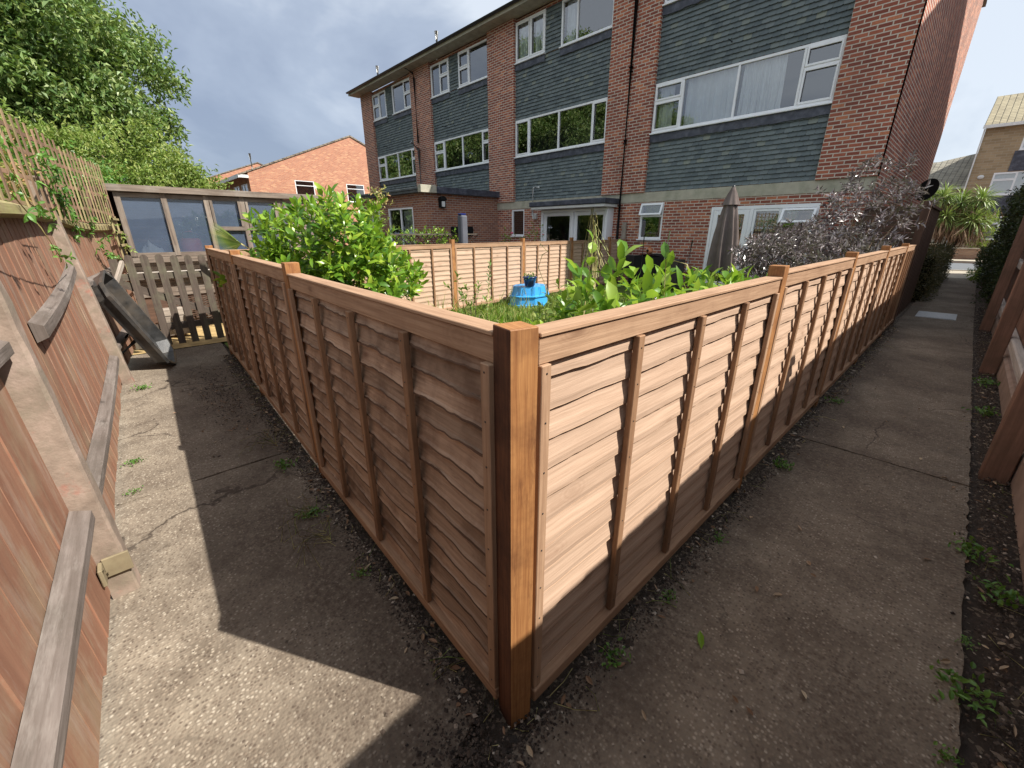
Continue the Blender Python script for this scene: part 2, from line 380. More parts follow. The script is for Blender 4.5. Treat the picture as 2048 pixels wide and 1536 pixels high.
M['white_paint'] = simple_mat('white_paint', (.75, .75, .73), .45, .5, var=.04, dirt=(.45, .43, .4), dirt_amt=.3)
M['metal'] = simple_mat('galvanised_metal', (.55, .56, .56), .35, .5, metal=.8)
M['felt'] = simple_mat('roof_felt', (.10, .11, .115), .9, .2, dirt=(.22, .23, .22))
M['lead'] = simple_mat('lead_flashing', (.05, .055, .075), .55, .5, var=.3, dirt=(.22, .23, .28), dirt_amt=.4, dscale=5)
M['tile'] = None
def slate_mat():
    m, t, b = newmat('green_slate_tile'); isl = island(t)
    col = ramp(t, isl, [(0, (.088, .112, .120)), (.5, (.132, .162, .165)), (.93, (.165, .195, .195)), (.985, (.23, .25, .20))])
    n = noise(t, coords(t), 14, 5, .65)
    col = mixc(t, maprange(t, n, .42, .72, 0, .5), col, (.16, .185, .185))
    n2 = noise(t, coords(t), .9, 4, .6)
    col = mixc(t, maprange(t, n2, .5, .72, 0, .3), col, (.17, .19, .19))
    t.links.new(col, b.inputs['Base Color']); b.inputs['Roughness'].default_value = .72
    bump(t, b, noise(t, coords(t), 60, 3), .25, .003); return m
M['slate'] = slate_mat()
def rooftile_mat(name, a, c, w_=.3, h_=.3):
    m, t, b = newmat(name); uv = coords(t, 'UV')
    br = N(t, 'ShaderNodeTexBrick'); t.links.new(uv, br.inputs['Vector']); br.offset = 0
    br.inputs['Scale'].default_value = 1; br.inputs['Brick Width'].default_value = w_; br.inputs['Row Height'].default_value = h_; br.inputs['Mortar Size'].default_value = .035; br.inputs['Mortar Smooth'].default_value = 1
    br.inputs['Color1'].default_value = (*a, 1); br.inputs['Color2'].default_value = (*c, 1); br.inputs['Mortar'].default_value = (*[x*.35 for x in a], 1)
    col = mixc(t, maprange(t, noise(t, uv, 1.5, 5), .4, .7, 0, .5), br.outputs[0], tuple(x*1.3 for x in c))
    t.links.new(col, b.inputs['Base Color']); b.inputs['Roughness'].default_value = .9
    bump(t, b, math_(t, 'MULTIPLY', br.outputs['Fac'], -1), .8, .03); return m
M['tile_grey'] = rooftile_mat('grey_roof_tile', (.22, .20, .16), (.30, .28, .22))
M['tile_brown'] = rooftile_mat('brown_roof_tile', (.16, .13, .10), (.24, .20, .15))
M['tile_tan'] = rooftile_mat('tan_roof_tile', (.27, .23, .15), (.36, .31, .20), .3, .28)

def concrete_path_mat():
    m, t, b = newmat('exposed_aggregate_concrete'); oc = coords(t)
    big = noise(t, oc, 1.1, 6, .62); mid = noise(t, oc, 5, 5, .65)
    v = N(t, 'ShaderNodeTexVoronoi'); v.inputs['Scale'].default_value = 85; v.inputs['Randomness'].default_value = 1
    t.links.new(oc, v.inputs['Vector'])
    sp = N(t, 'ShaderNodeSeparateColor'); t.links.new(v.outputs['Color'], sp.inputs[0])
    v2 = N(t, 'ShaderNodeTexVoronoi'); v2.inputs['Scale'].default_value = 38; t.links.new(oc, v2.inputs['Vector'])
    sp2 = N(t, 'ShaderNodeSeparateColor'); t.links.new(v2.outputs['Color'], sp2.inputs[0])
    base = ramp(t, mid, [(.32, (.17, .135, .10)), (.68, (.37, .31, .235))])
    peb = ramp(t, sp.outputs[0], [(0, (.09, .065, .05)), (.4, (.22, .17, .125)), (.7, (.40, .33, .25)), (.95, (.56, .49, .39))])
    cell = maprange(t, v.outputs['Distance'], .25, .55, .85, 0)
    col = mixc(t, cell, base, peb)
    light = math_(t, 'MULTIPLY', math_(t, 'MULTIPLY', math_(t, 'GREATER_THAN', sp2.outputs[0], .90), maprange(t, v2.outputs['Distance'], .08, .20, .75, 0)), maprange(t, noise(t, oc, 3.1, 3), .40, .58, .3, 1))
    v3 = N(t, 'ShaderNodeTexVoronoi'); v3.inputs['Scale'].default_value = 62; t.links.new(oc, v3.inputs['Vector']); sp3 = N(t, 'ShaderNodeSeparateColor'); t.links.new(v3.outputs['Color'], sp3.inputs[0])
    speck = math_(t, 'MULTIPLY', math_(t, 'GREATER_THAN', sp3.outputs[1], .84), maprange(t, v3.outputs['Distance'], .10, .26, .8, 0))
    col = mixc(t, light, col, (.62, .56, .46))
    # dirt: darker where soil has spread - noise, heavier near the fences of the shaded path
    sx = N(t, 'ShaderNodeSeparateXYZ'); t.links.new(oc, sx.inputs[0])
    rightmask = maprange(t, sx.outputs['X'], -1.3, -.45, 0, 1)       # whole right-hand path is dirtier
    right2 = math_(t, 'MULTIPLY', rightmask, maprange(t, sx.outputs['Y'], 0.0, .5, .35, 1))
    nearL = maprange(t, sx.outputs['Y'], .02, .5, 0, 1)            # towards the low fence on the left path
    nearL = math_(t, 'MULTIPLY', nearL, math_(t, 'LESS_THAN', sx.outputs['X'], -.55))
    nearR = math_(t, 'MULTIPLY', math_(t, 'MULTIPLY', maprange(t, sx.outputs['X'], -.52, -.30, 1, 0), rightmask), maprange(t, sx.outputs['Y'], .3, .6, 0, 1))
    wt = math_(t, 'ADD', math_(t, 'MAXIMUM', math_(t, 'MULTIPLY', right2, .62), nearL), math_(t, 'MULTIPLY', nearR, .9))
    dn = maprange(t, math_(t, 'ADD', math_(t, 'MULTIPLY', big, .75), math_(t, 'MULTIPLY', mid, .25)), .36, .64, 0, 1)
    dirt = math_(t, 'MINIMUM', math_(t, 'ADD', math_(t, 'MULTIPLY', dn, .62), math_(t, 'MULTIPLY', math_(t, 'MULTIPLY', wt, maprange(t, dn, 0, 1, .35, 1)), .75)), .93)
    st = noise(t, mapping(t, oc, (1, 1, 1), (4, 7, 0)), 2.6, 6, .7)
    col = mixc(t, maprange(t, st, .50, .66, 0, .55), col, (.13, .105, .08))
    st2 = noise(t, mapping(t, oc, (1, 1, 1), (9, 2, 0)), 11, 5, .7)
    col = mixc(t, maprange(t, st2, .56, .70, 0, .6), col, (.10, .075, .055))
    wv_ = N(t, 'ShaderNodeVectorMath', operation='ADD'); nn_ = N(t, 'ShaderNodeTexNoise'); nn_.inputs['Scale'].default_value = 3; nn_.inputs['Detail'].default_value = 5; t.links.new(oc, nn_.inputs['Vector'])
    sc2 = N(t, 'ShaderNodeVectorMath', operation='SCALE'); sc2.inputs['Scale'].default_value = .35; t.links.new(nn_.outputs['Color'], sc2.inputs[0]); t.links.new(oc, wv_.inputs[0]); t.links.new(sc2.outputs[0], wv_.inputs[1])
    vc = N(t, 'ShaderNodeTexVoronoi', feature='DISTANCE_TO_EDGE'); vc.inputs['Scale'].default_value = .62; t.links.new(wv_.outputs[0], vc.inputs['Vector'])
    crack = math_(t, 'MULTIPLY', maprange(t, vc.outputs['Distance'], .0015, .005, 1, 0), maprange(t, noise(t, oc, .9, 2), .47, .55, 0, 1))
    col = mixc(t, math_(t, 'MULTIPLY', crack, .8), col, (.03, .022, .017))
    fine = maprange(t, noise(t, oc, 40, 4, .7), .35, .6, .55, 1)
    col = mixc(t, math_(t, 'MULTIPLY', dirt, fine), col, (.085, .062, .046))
    col = mixc(t, math_(t, 'MULTIPLY', speck, .6), col, (.42, .36, .28))
    t.links.new(col, b.inputs['Base Color']); b.inputs['Roughness'].default_value = .88; b.inputs['Specular IOR Level'].default_value = .3
    h = math_(t, 'ADD', math_(t, 'MULTIPLY', v.outputs['Distance'], -.6), math_(t, 'ADD', math_(t, 'MULTIPLY', mid, 1.5), math_(t, 'MULTIPLY', light, .6)))
    bump(t, b, h, .85, .006); return m
M['path'] = concrete_path_mat()
def soil_mat():
    m, t, b = newmat('dark_soil'); oc = coords(t)
    n = noise(t, oc, 22, 8, .75); v = N(t, 'ShaderNodeTexVoronoi'); v.inputs['Scale'].default_value = 60; t.links.new(oc, v.inputs['Vector'])
    sp = N(t, 'ShaderNodeSeparateColor'); t.links.new(v.outputs['Color'], sp.inputs[0])
    col = ramp(t, n, [(.3, (.028, .02, .015)), (.7, (.10, .07, .05))])
    col = mixc(t, math_(t, 'MULTIPLY', math_(t, 'GREATER_THAN', sp.outputs[1], .88), .8), col, (.26, .20, .14))
    t.links.new(col, b.inputs['Base Color']); b.inputs['Roughness'].default_value = .95
    bump(t, b, n, 1, .03); return m
M['soil'] = soil_mat()
M['asphalt'] = simple_mat('asphalt', (.14, .15, .16), .9, .2, var=.2, nscale=30)
M['paving'] = simple_mat('pavement_concrete', (.38, .34, .27), .9, .2, var=.15, nscale=3)
M['lawn'] = simple_mat('lawn_base', (.09, .13, .03), .95, .1, var=.5, nscale=9, bstr=.6)
M['concpost'] = None
def concpost_mat():
    m, t, b = newmat('concrete_post_pinkish'); oc = coords(t)
    n = noise(t, oc, 7, 6, .65); n2 = noise(t, oc, 60, 3, .6)
    col = ramp(t, n, [(.3, (.17, .125, .095)), (.55, (.30, .225, .175)), (.75, (.42, .31, .255))])
    col = mixc(t, maprange(t, noise(t, oc, 4, 5, .7), .56, .66, 0, .75), col, (.36, .13, .09))
    col = mixc(t, maprange(t, noise(t, mapping(t, oc, loc=(5, 3, 1)), 5, 6, .7), .48, .62, 0, .65), col, (.20, .17, .12))
    col = mixc(t, maprange(t, n2, .3, .7, .0, .25), col, (.2, .16, .12))
    t.links.new(col, b.inputs['Base Color']); b.inputs['Roughness'].default_value = .9; bump(t, b, n2, .5, .004); return m
M['concpost'] = concpost_mat(); M['rustplate'] = simple_mat('olive_rusty_plate', (.22, .18, .11), .8, .3, var=.3, dirt=(.14, .08, .05))
M['laurel'] = leaf_mat('laurel_leaf', (.05, .14, .016), (.19, .35, .03), (.34, .46, .05), rough=.28, trans=.32)
M['laurel2'] = leaf_mat('laurel_sapling_leaf', (.05, .145, .015), (.18, .36, .03), (.36, .50, .07), rough=.35, trans=.42)
M['tree'] = leaf_mat('broad_tree_leaf', (.065, .135, .032), (.15, .245, .062), (.28, .35, .12), rough=.45, trans=.25)
M['shrub'] = leaf_mat('yellowgreen_shrub_leaf', (.12, .20, .035), (.24, .33, .07), (.36, .40, .12), rough=.5, trans=.35)
M['acer'] = leaf_mat('orange_green_leaf', (.20, .24, .06), (.36, .32, .10), (.50, .28, .14), rough=.5, trans=.3)
M['elder'] = leaf_mat('dark_purple_leaf', (.075, .045, .052), (.20, .155, .165), (.46, .41, .41), rough=.32, trans=.05, spec=1.0)
M['hedge'] = leaf_mat('dark_hedge_leaf', (.018, .035, .012), (.045, .07, .022), (.10, .12, .04), trans=.1)
M['hedgebrown'] = leaf_mat('brownish_hedge_leaf', (.05, .055, .025), (.11, .10, .045), (.20, .15, .07), trans=.1)
M['cordy'] = leaf_mat('cordyline_leaf', (.12, .21, .05), (.26, .36, .10), (.42, .48, .20), rough=.4, trans=.2)
M['grass'] = leaf_mat('grass_blade', (.10, .20, .02), (.22, .34, .05), (.48, .46, .16), rough=.6, trans=.3)
M['straw'] = leaf_mat('dry_straw', (.42, .36, .12), (.58, .50, .22), (.30, .38, .08), rough=.6, trans=.2)
M['weed'] = leaf_mat('weed_leaf', (.05, .14, .02), (.11, .24, .04), (.16, .30, .06), rough=.4, trans=.3)
M['deadleaf'] = leaf_mat('dead_leaf', (.14, .07, .035), (.28, .17, .10), (.42, .33, .22), rough=.7, trans=.05)
M['pink'] = simple_mat('pink_petal', (.75, .16, .25), .6)
M['bark'] = simple_mat('bark', (.16, .12, .085), .9, .1, var=.4, nscale=12, bstr=.5)
M['thatch'] = leaf_mat('dry_palm_skirt', (.12, .07, .04), (.24, .15, .09), (.36, .26, .16), rough=.8, trans=.05)
M['umbrella'] = simple_mat('taupe_canvas', (.15, .12, .11), .9, .1, var=.25, nscale=3, dirt=(.20, .17, .155))
M['darkmetal'] = simple_mat('dark_metal_pole', (.05, .05, .05), .4, .5, metal=.5)
M['blue'] = simple_mat('blue_plastic', (.05, .33, .70), .35, .5, var=.08)
M['navy'] = simple_mat('navy_glaze', (.012, .025, .13), .15, .6)
M['red'] = simple_mat('red_plastic', (.80, .05, .07), .35, .5)
M['whitecloth'] = simple_mat('white_sheet', (.85, .87, .9), .8, .2)
M['tray'] = simple_mat('black_tray_plastic', (.045, .045, .045), .3, .6, var=.5, nscale=14, dirt=(.16, .13, .10), dirt_amt=.6)
M['terracotta'] = simple_mat('terracotta', (.45, .18, .08), .8)
M['cover'] = simple_mat('grey_cover_fabric', (.10, .105, .125), .7, .3)
M['yellow'] = simple_mat('ochre_earth', (.42, .30, .14), .9, .1, var=.3)
M['manhole'] = simple_mat('manhole_metal', (.36, .37, .38), .5, .4, metal=.3, var=.25, nscale=40)
M['stone'] = simple_mat('pebble_stone', (.36, .31, .25), .8, .3, var=.5, nscale=3)
M['log'] = simple_mat('pinkish_board', (.40, .29, .23), .85, .2, var=.18, nscale=6, bstr=.5, dirt=(.22, .15, .11))

# ================================================================== SETTING
def sheet(name, pts, z, mat, sub=None):
    mb = MB(); mb.face([(x, y, z) for x, y in pts]); o = mb.build(name, mat); return tag(o, kind='structure')
sheet('ground', [(-250, -250), (250, -250), (250, 250), (-250, 250)], -.03, M['soil'])
def slab(name, pts, z0, z1, mat, rough=.0, seed=1):
    """polygon slab with slightly ragged edge"""
    rng = random.Random(seed); P = []
    for i, (a, b) in enumerate(zip(pts, pts[1:]+pts[:1])):
        L = math.hypot(b[0]-a[0], b[1]-a[1]); n = max(1, int(L/.06)) if rough else 1
        nx, ny = (b[1]-a[1])/L, -(b[0]-a[0])/L
        for k in range(n):
            t_ = k/n; j = rng.uniform(-1, 1)*rough if 0 < k else 0
            P.append((a[0]+(b[0]-a[0])*t_+nx*j, a[1]+(b[1]-a[1])*t_+ny*j))
    mb = MB(); mb.face([(x, y, z1) for x, y in P])
    for a, b in zip(P, P[1:]+P[:1]): mb.face([(a[0], a[1], z0), (b[0], b[1], z0), (b[0], b[1], z1), (a[0], a[1], z1)])
    return tag(mb.build(name, mat), kind='structure')
# left-hand path: three cast bays with thin joints, right-hand path beyond the corner
slab('path', [(-7.0, -.08), (-3.02, -.36), (-3.02, .70), (-7.0, .93)], -.03, 0, M['path'], .006, 2)
slab('path', [(-3.0, -.36), (-.93, -.47), (-.66, .36), (-.74, .548), (-3.0, .70)], -.03, .002, M['path'], .006, 3)
slab('path', [(-.92, -.485), (.345, -.60), (.35, .34), (-.56, .44), (-.64, .36)], -.03, -.002, M['path'], .006, 4)
slab('path', [(-.575, .465), (.35, .355), (.355, 3.55), (-.59, 3.55)], -.03, 0, M['path'], .007, 5)
slab('path', [(-.585, 3.562), (.355, 3.562), (.34, 9.5), (-.585, 9.5)], -.03, .003, M['path'], .007, 6)
slab('path', [(-.58, 9.515), (.34, 9.515), (.35, 20.9), (-.60, 20.9)], -.03, 0, M['path'], .007, 7)
sheet('pavement', [(-40, 20.9), (40, 20.9), (40, 24.9), (-40, 24.9)], .004, M['paving'])
sheet('road', [(-40, 25.05), (40, 25.05), (40, 31.6), (-40, 31.6)], -.02, M['asphalt'])
mb = MB(); mb.box((-40, 24.9, -.03), (40, 25.05, .03)); mb.box((-40, 31.6, -.03), (40, 31.75, .09)); tag(mb.build('kerb', M['paving']), kind='structure')
sheet('pavement', [(-40, 31.75), (40, 31.75), (40, 33.7), (-40, 33.7)], .07, M['paving'])
sheet('lawn', [(-6.9, .95), (-.75, .75), (-.75, 11.4), (-6.9, 11.4)], .01, M['lawn'])
sheet('yard', [(-8.6, -.2), (-7.0, -.2), (-7.0, 4), (-8.6, 4)], .008, M['yellow'])

# ================================================================== FENCES
def fence_post(label, x, y, h=1.29, w=.075, rz=0, group='treated posts of the new low fence', mat='post', name='fence_post', cat='fence post', dark_side=False):
    mb = MB(); mb.box((-w/2, -w/2, -.02), (w/2, w/2, h), grain=2, bev=.002)
    o = mb.build(name, M[mat]); o.location = (x, y, 0); o.rotation_euler = (0, 0, rz)
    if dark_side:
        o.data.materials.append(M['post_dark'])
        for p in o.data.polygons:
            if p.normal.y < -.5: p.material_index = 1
    return tag(o, label, cat, group)
def lap_panel(label, a, b, seed, z0=.035, h=1.215, amp=.006, mat='slat', nb=3, group='waney lap panels of the new low fence', detail=40, zb=0):
    """a -> b : left to right as seen from the front (front = local -Y)"""
    n_sl = 9; rng = random.Random(seed); L = math.hypot(b[0]-a[0], b[1]-a[1]); rz = math.atan2(b[1]-a[1], b[0]-a[0])
    t = thing('lap_fence', label, 'fence panel', (a[0], a[1], z0), rz, group)
    W = L
    random.seed(seed)
    rail, bat, slats = MB(), None, MB()
    mb = MB(); mb.box((0, -.030, h-.078), (W, -.008, h-.012), grain=0, bev=.002)
    mb.box((0, .008, h-.078), (W, .030, h-.012), grain=0, bev=.002)
    mb.build('top_rail', M['rail'], t, True)
    mb = MB(); mb.box((-.0, -.036, h-.011), (W, .036, h), grain=0, bev=.002); mb.build('capping', M['rail'], t, True)
    mb = MB(); mb.box((0, -.046, 0), (W, -.006, .050), grain=0, bev=.003); mb.box((0, .006, 0), (W, .030, .042), grain=0, bev=.003); mb.build('bottom_rail', M['rail'], t, True)
    xs = [.019] + [W*(k+1)/(nb+1)+rng.uniform(-.012, .012) for k in range(nb)] + [W-.019]
    for i, x in enumerate(xs):
        mb = MB(); lean = rng.uniform(-.004, .004)
        mb.box((x-.017, (-.047 if amp > .007 else -.040), .052), (x+.017, (-.026 if amp > .007 else -.019), h-.079), grain=2, bev=.002)
        if detail >= 60:
            for q in range(n_sl): 
                zz = .09+q*(h-.2)/(n_sl-1)+rng.uniform(-.01, .01); yf = (-.047 if amp > .007 else -.040)
                mb.box((x-.0022, yf-.0012, zz-.0022), (x+.0022, yf+.001, zz+.0022), mi=1)
        mb.build('batten', [M['batten' if 0 < i < len(xs)-1 else 'rail'], M['darkmetal']], t, True)
    # slats: overlapping boards with waney lower edges
    n = 14 if amp > .007 else 13; exp = (h-.075)/n; pj = .95 if amp > .007 else (.62 if amp != .005 else .42); be = 'bark_and_gap_shade' if amp > .007 else 'bark_and_gap_shade2'
    for k in range(n):
        zt = h-.03-k*exp; f = waves(rng, 6, 2.4); g = waves(rng, 5, 2.3); bulge = waves(rng, 4, 3.5); bk = waves(rng, 5, 3.1); jag = [rng.uniform(-1, 1) for _ in range(detail+1)]
        tz = rng.uniform(-.004, .004); P = []; UV = []; ru = rng.uniform(0, 20); rv = rng.uniform(0, 20)
        for r, (dz, yy) in enumerate([(.064, .001), (-.035, -.006), (-.075, -.013), (-exp-(.001 if amp > .007 else .0045), -.0205*pj), (-exp-.006, -.0225*pj), (-exp-.0065, -.0075)]):
            row = []; uvr = []
            for j in range(detail+1):
                x = .001+(W-.002)*j/detail
                wv = amp*f(x*1.3) + amp*.45*g(x*7) + amp*.16*jag[j]
                bl = (amp*.9)*bulge(x)*(.0, .5, .9, 1, 1, 1)[r]
                z = zt+dz+(wv if r >= 3 else wv*.25)+tz*(x/W)
                if r == 3 and amp > .007: z += max(0, amp*.55*bk(x*2.2))
                row.append((x, yy-abs(bl) if r else yy, min(h-.013, max(.030+.001*(5-r), z)))); uvr.append((x+ru, zt+dz+rv))
            P.append(row); UV.append(uvr)
        slats.grid(P[:4], UV[:4], 0, False); slats.grid(P[3:], UV[3:], 1, False)
    slats.box((0, .001, .03), (.03, .030, h-.08), grain=2, mi=0); slats.box((W-.03, .001, .03), (W, .030, h-.08), grain=2, mi=0)
    slats.build('slats', [M[mat], M[be]], t, True)
    # back boards so the panel has a thickness from the garden side
    return t
# corner post and the right-hand run (+Y), front faces +X
CP = (-.660, .635)
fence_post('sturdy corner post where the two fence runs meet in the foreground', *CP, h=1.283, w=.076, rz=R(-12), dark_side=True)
gR = 'waney lap panels of the sunlit right-hand run'
ysR = [.635, 2.505, 4.41, 6.31, 8.21, 9.44]
names = ['nearest', 'second', 'third', 'fourth', 'last narrow']
for i in range(5):
    lap_panel(['sunlit pale lap panel just right of the corner post', 'second lap panel along the right-hand path, from the corner post', 'third lap panel along the right-hand path, beside the purple shrub',
               'fourth lap panel along the right-hand path', 'short last lap panel against the tall dark fence'][i],
              (-.656, ysR[i]+.042), (-.656, ysR[i+1]-.04), 10+i, amp=.0042 if i == 0 else .006, h=1.225 if i else 1.225, z0=.04+(.02 if i else 0), group='lap panels along the right-hand path', detail=60 if i == 0 else 36)
    if i < 4:
        fence_post(['brown post between the first and second right-hand panels', 'brown post between the second and third right-hand panels', 'brown post between the third and fourth right-hand panels', 'brown post before the short last right-hand panel'][i],
                   -.656, ysR[i+1], h=[1.318, 1.326, 1.334, 1.325][i], group='posts along the right-hand path')
# left-hand run
LP = [CP, (-2.545, .735), (-4.43, .845), (-6.31, .95)]
for i in range(3):
    a, b = LP[i+1], LP[i]; d = Vector((b[0]-a[0], b[1]-a[1])).normalized()*.04
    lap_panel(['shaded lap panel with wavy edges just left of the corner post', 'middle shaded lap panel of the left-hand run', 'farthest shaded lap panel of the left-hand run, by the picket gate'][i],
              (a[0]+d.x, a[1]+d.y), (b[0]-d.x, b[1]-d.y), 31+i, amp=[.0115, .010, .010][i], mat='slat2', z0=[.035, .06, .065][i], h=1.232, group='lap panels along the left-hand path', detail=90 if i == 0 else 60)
    fence_post(['reddish post below the laurel, between the first and second left-hand panels', 'reddish post under the laurel edge, between the second and third left-hand panels', 'end post of the left-hand run beside the gate'][i],
               *LP[i+1], h=[1.322, 1.328, 1.325][i], rz=-.06, group='posts along the left-hand path')
# garden dividing fence, front faces +X
GP = [(-6.31, .98), (-6.45, 2.83), (-6.615, 4.73), (-6.79, 6.74), (-6.95, 8.62), (-7.1, 10.5), (-7.17, 11.44)]
for i in range(6):
    a, b = GP[i], GP[i+1]; d = (Vector(b)-Vector(a)).normalized()*.04
    lap_panel(['back garden panel running behind the laurel, partly hidden', 'back garden panel at the right edge of the laurel', 'middle back garden panel left of the blue plastic box', 'back garden panel behind the blue plastic box',
               'back garden panel half in the shadow of the house', 'last short back garden panel against the house wall'][i],
              (a[0]+d.x, a[1]+d.y), (b[0]-d.x, b[1]-d.y), 51+i, amp=.005, z0=.07, h=1.2, nb=3 if i < 5 else 1, group='lap panels dividing the two gardens', detail=36)
    if i < 5: fence_post(['post hidden behind the laurel in the dividing fence', 'tall orange-brown post in the middle of the dividing fence', 'orange-brown post behind the blue box', 'post of the dividing fence behind the bean canes', 'last post of the dividing fence near the drainpipe'][i] if i != 1 else 'tall orange-brown post in the middle of the dividing fence', *GP[i+1], h=1.345, rz=.09, group='posts of the fence dividing the gardens')

# ---- tall dark side fence at the far end of the right-hand run
t = thing('side_fence', 'tall dark brown fence beyond the low right-hand fence', 'fence', (-.65, 9.5, 0))
mb = MB()
for k in range(20): mb.box((-.66+.006*(k % 2), 9.55+k*.15, .03), (-.64+.006*(k % 2), 9.70+k*.15, 1.86), grain=2)
mb.build('boards', M['darkwood'], t)
mb = MB(); mb.box((-.70, 9.46, 0), (-.60, 9.55, 1.93), grain=2, bev=.004); mb.build('post', M['darkwood'], t)
mb = MB(); mb.box((-.69, 9.551, 1.861), (-.61, 12.55, 1.9), grain=1); mb.build('capping', M['darkwood'], t)
t = thing('garden_gate_panel', 'dark slatted fence panel joining the house corner to the side fence', 'fence', (-1.15, 11.35, 0))
mb = MB()
for k in range(17): mb.box((-1.68, 11.33, .05+k*.109), (-.70, 11.345+.004*(k % 2), .15+k*.109), grain=0)
mb.build('boards', M['darkwood'], t)
mb = MB(); mb.box((-1.68, 11.3, 1.9), (-.70, 11.38, 1.94), grain=0); mb.build('top_rail', M['darkwood'], t)

# ---- tall old fence on the left, leaning slightly back
def lf(x):   # base y of the board face, lean
    pts = [(.8, -.47, .03), (-1, -.375, .03), (-2.2, -.315, .035), (-5.7, -.165, .085), (-7.1, .0, .05), (-8.6, .22, .02)]
    for (x0, y0, l0), (x1, y1, l1) in zip(pts, pts[1:]):
        if x >= x1: f = (x-x0)/(x1-x0); return y0+(y1-y0)*f, l0+(l1-l0)*f
    return pts[-1][1], pts[-1][2]
def LFp(x, dy, z):
    y, l = lf(x); return (x, y+dy-l*z, z)
lfence = thing('old_board_fence', 'tall weathered reddish board fence along the left edge', 'fence', (-4, -.4, 0))
random.seed(5); rng = random.Random(5)
mb = MB(); x = .75; k = 0
while x > -8.55:
    wd = rng.uniform(.14, .20); xa, xb = x, x-wd; o = rng.uniform(-.002, .002); zt = 1.60+rng.uniform(-.01, .01)
    ru, rv = rng.uniform(0, 20), rng.uniform(0, 20); zb = .03+rng.uniform(0, .03)
    rows = []; UV = []
    for z in np.linspace(zb, zt, 7): rows.append([LFp(xb-.004, o+.0045, z), LFp(xa, o+.006, z)]); UV.append([(z+ru, rv), (z+ru, rv+wd)])
    mb.grid(rows, UV, 0, False)
    rows = [[LFp(xa, o+.007, z), LFp(xa, o-.02, z)] for z in (zb, zt)]; mb.grid(rows, [[(z+ru, rv), (z+ru, rv+.02)] for z in (zb, zt)], 0, False)
    rows = [[LFp(xa, o-.02, z), LFp(xb, o-.02, z)] for z in (zb, zt)]; mb.grid(rows, [[(z+ru, rv), (z+ru, rv+wd)] for z in (zb, zt)], 0, False)
    x -= wd; k += 1
mb.build('boards', M['oldplank'], lfence)
def rail_between(x0, x1, z0, z1, h=.085, d=.055, sag=0, mat='oldrail', n=10, dy=0):
    mb = MB(); rows = []; UV = []
    for k in range(n+1):
        f = k/n; x = x0+(x1-x0)*f; z = z0+(z1-z0)*f-sag*4*f*(1-f)
        c = [(.010, -h/2), (.010+d, -h/2+.02), (.010+d, h/2-.025), (.010, h/2)]
        ring = [LFp(x, a+dy, z+b) for a, b in c]; rows.append(ring); UV.append([(x, 0), (x, .06), (x, .13), (x, .2), (x, .3)])
    mb.grid(rows, UV, 0, False, True)
    for r, rev in ((rows[0], 0), (rows[-1], 1)): mb.face(r if rev else r[::-1], [(0, 0), (0, .05), (.05, .05), (.05, 0)])
    mb.build('rail', M[mat], lfence)
rail_between(.7, -2.12, .43, .435); rail_between(-2.28, -5.62, .40, .29, sag=.02); rail_between(-5.8, -8.3, .33, .33)
rail_between(-2.9, -5.62, 1.04, 1.16, sag=.03, h=.10, d=.045); rail_between(-5.8, -8.4, 1.0, 1.06, sag=.03)
rail_between(.7, -2.12, 1.12, 1.12)
rail_between(-2.28, -5.62, 1.56, 1.60, sag=-.02, h=.09, d=.07, mat='lichen'); rail_between(-5.8, -8.5, 1.60, 1.56, sag=.05, mat='lichen', h=.10)
rail_between(.7, -2.12, 1.56, 1.56, mat='lichen')
for xx, dyy in ((-2.2, .0), (-5.71, .0)):
    mb = MB(); rows = []; UV = []
    for z in np.linspace(-.02, 1.93, 24):
        j = .0025
        ring = [LFp(xx+a+rng.uniform(-j, j), b+rng.uniform(-j, j), z) for a, b in ((-.05, .080), (-.04, .09), (.04, .09), (.05, .080), (.05, .0), (-.05, .0))]
        rows.append(ring); UV.append([(z, q*.05) for q in range(7)])
    mb.grid(rows, UV, 0, False, True); mb.face(rows[-1][::-1]); o = mb.build('post', M['concpost'], lfence)
mb = MB()   # metal bracket at the foot of the near post
Mx = Matrix.Translation(LFp(-2.14, .02, .17))
mb.box((-.004, .0, -.045), (.008, .085, .045), M=Mx, bev=.003)
mb.box((.008, -.012, -.04), (.075, .002, .04), M=Mx, bev=.003)
for q in (-.02, .03):
    mb.tube([Mx @ Vector((.035+q, .002, q)), Mx @ Vector((.035+q, .009, q))], .007, 10)
mb.build('bracket', M['rustplate'], lfence)
# trellis on top of the far part
tr = thing('trellis', 'weathered wooden trellis on top of the left fence, grown with creeper', 'trellis', (-5.5, -.3, 1.6))
def TP(x, dy, z): return (x, -.30-.172*(x+5.15)+dy, z)
mb = MB(); x = -3.5; k = 0
while x > -8.35:
    zt = 2.30+.02*math.sin(x*2)+rng.uniform(-.02, .02); ln = rng.uniform(-.015, .015)
    rows = []; UV = []; ru = rng.uniform(0, 9)
    for z in (1.58, 1.9, zt):
        rows.append([TP(x+a_+ln*(z-1.6), b_, z) for a_, b_ in ((-.019, .0), (.019, .0), (.019, .007), (-.019, .007))]); UV.append([(z+ru, q*.02) for q in range(5)])
    mb.grid(rows, UV, 1 if x < -6.4 and k % 2 else 0, False, True); mb.face([rows[-1][q] for q in (0, 1, 2, 3)])
    x -= .15+rng.uniform(-.012, .012); k += 1
for z in (1.70, 1.90, 2.10, 2.24):
    rows = []; UV = []
    for x in np.linspace(-3.5, -8.35, 24):
        rows.append([TP(x, b_, z+.02*math.sin(x*1.4+z*3)+a_) for a_, b_ in ((-.016, -.008), (.016, -.008), (.016, -.001), (-.016, -.001))]); UV.append([(x, q*.02) for q in range(5)])
    mb.grid(rows, UV, 0, False, True)
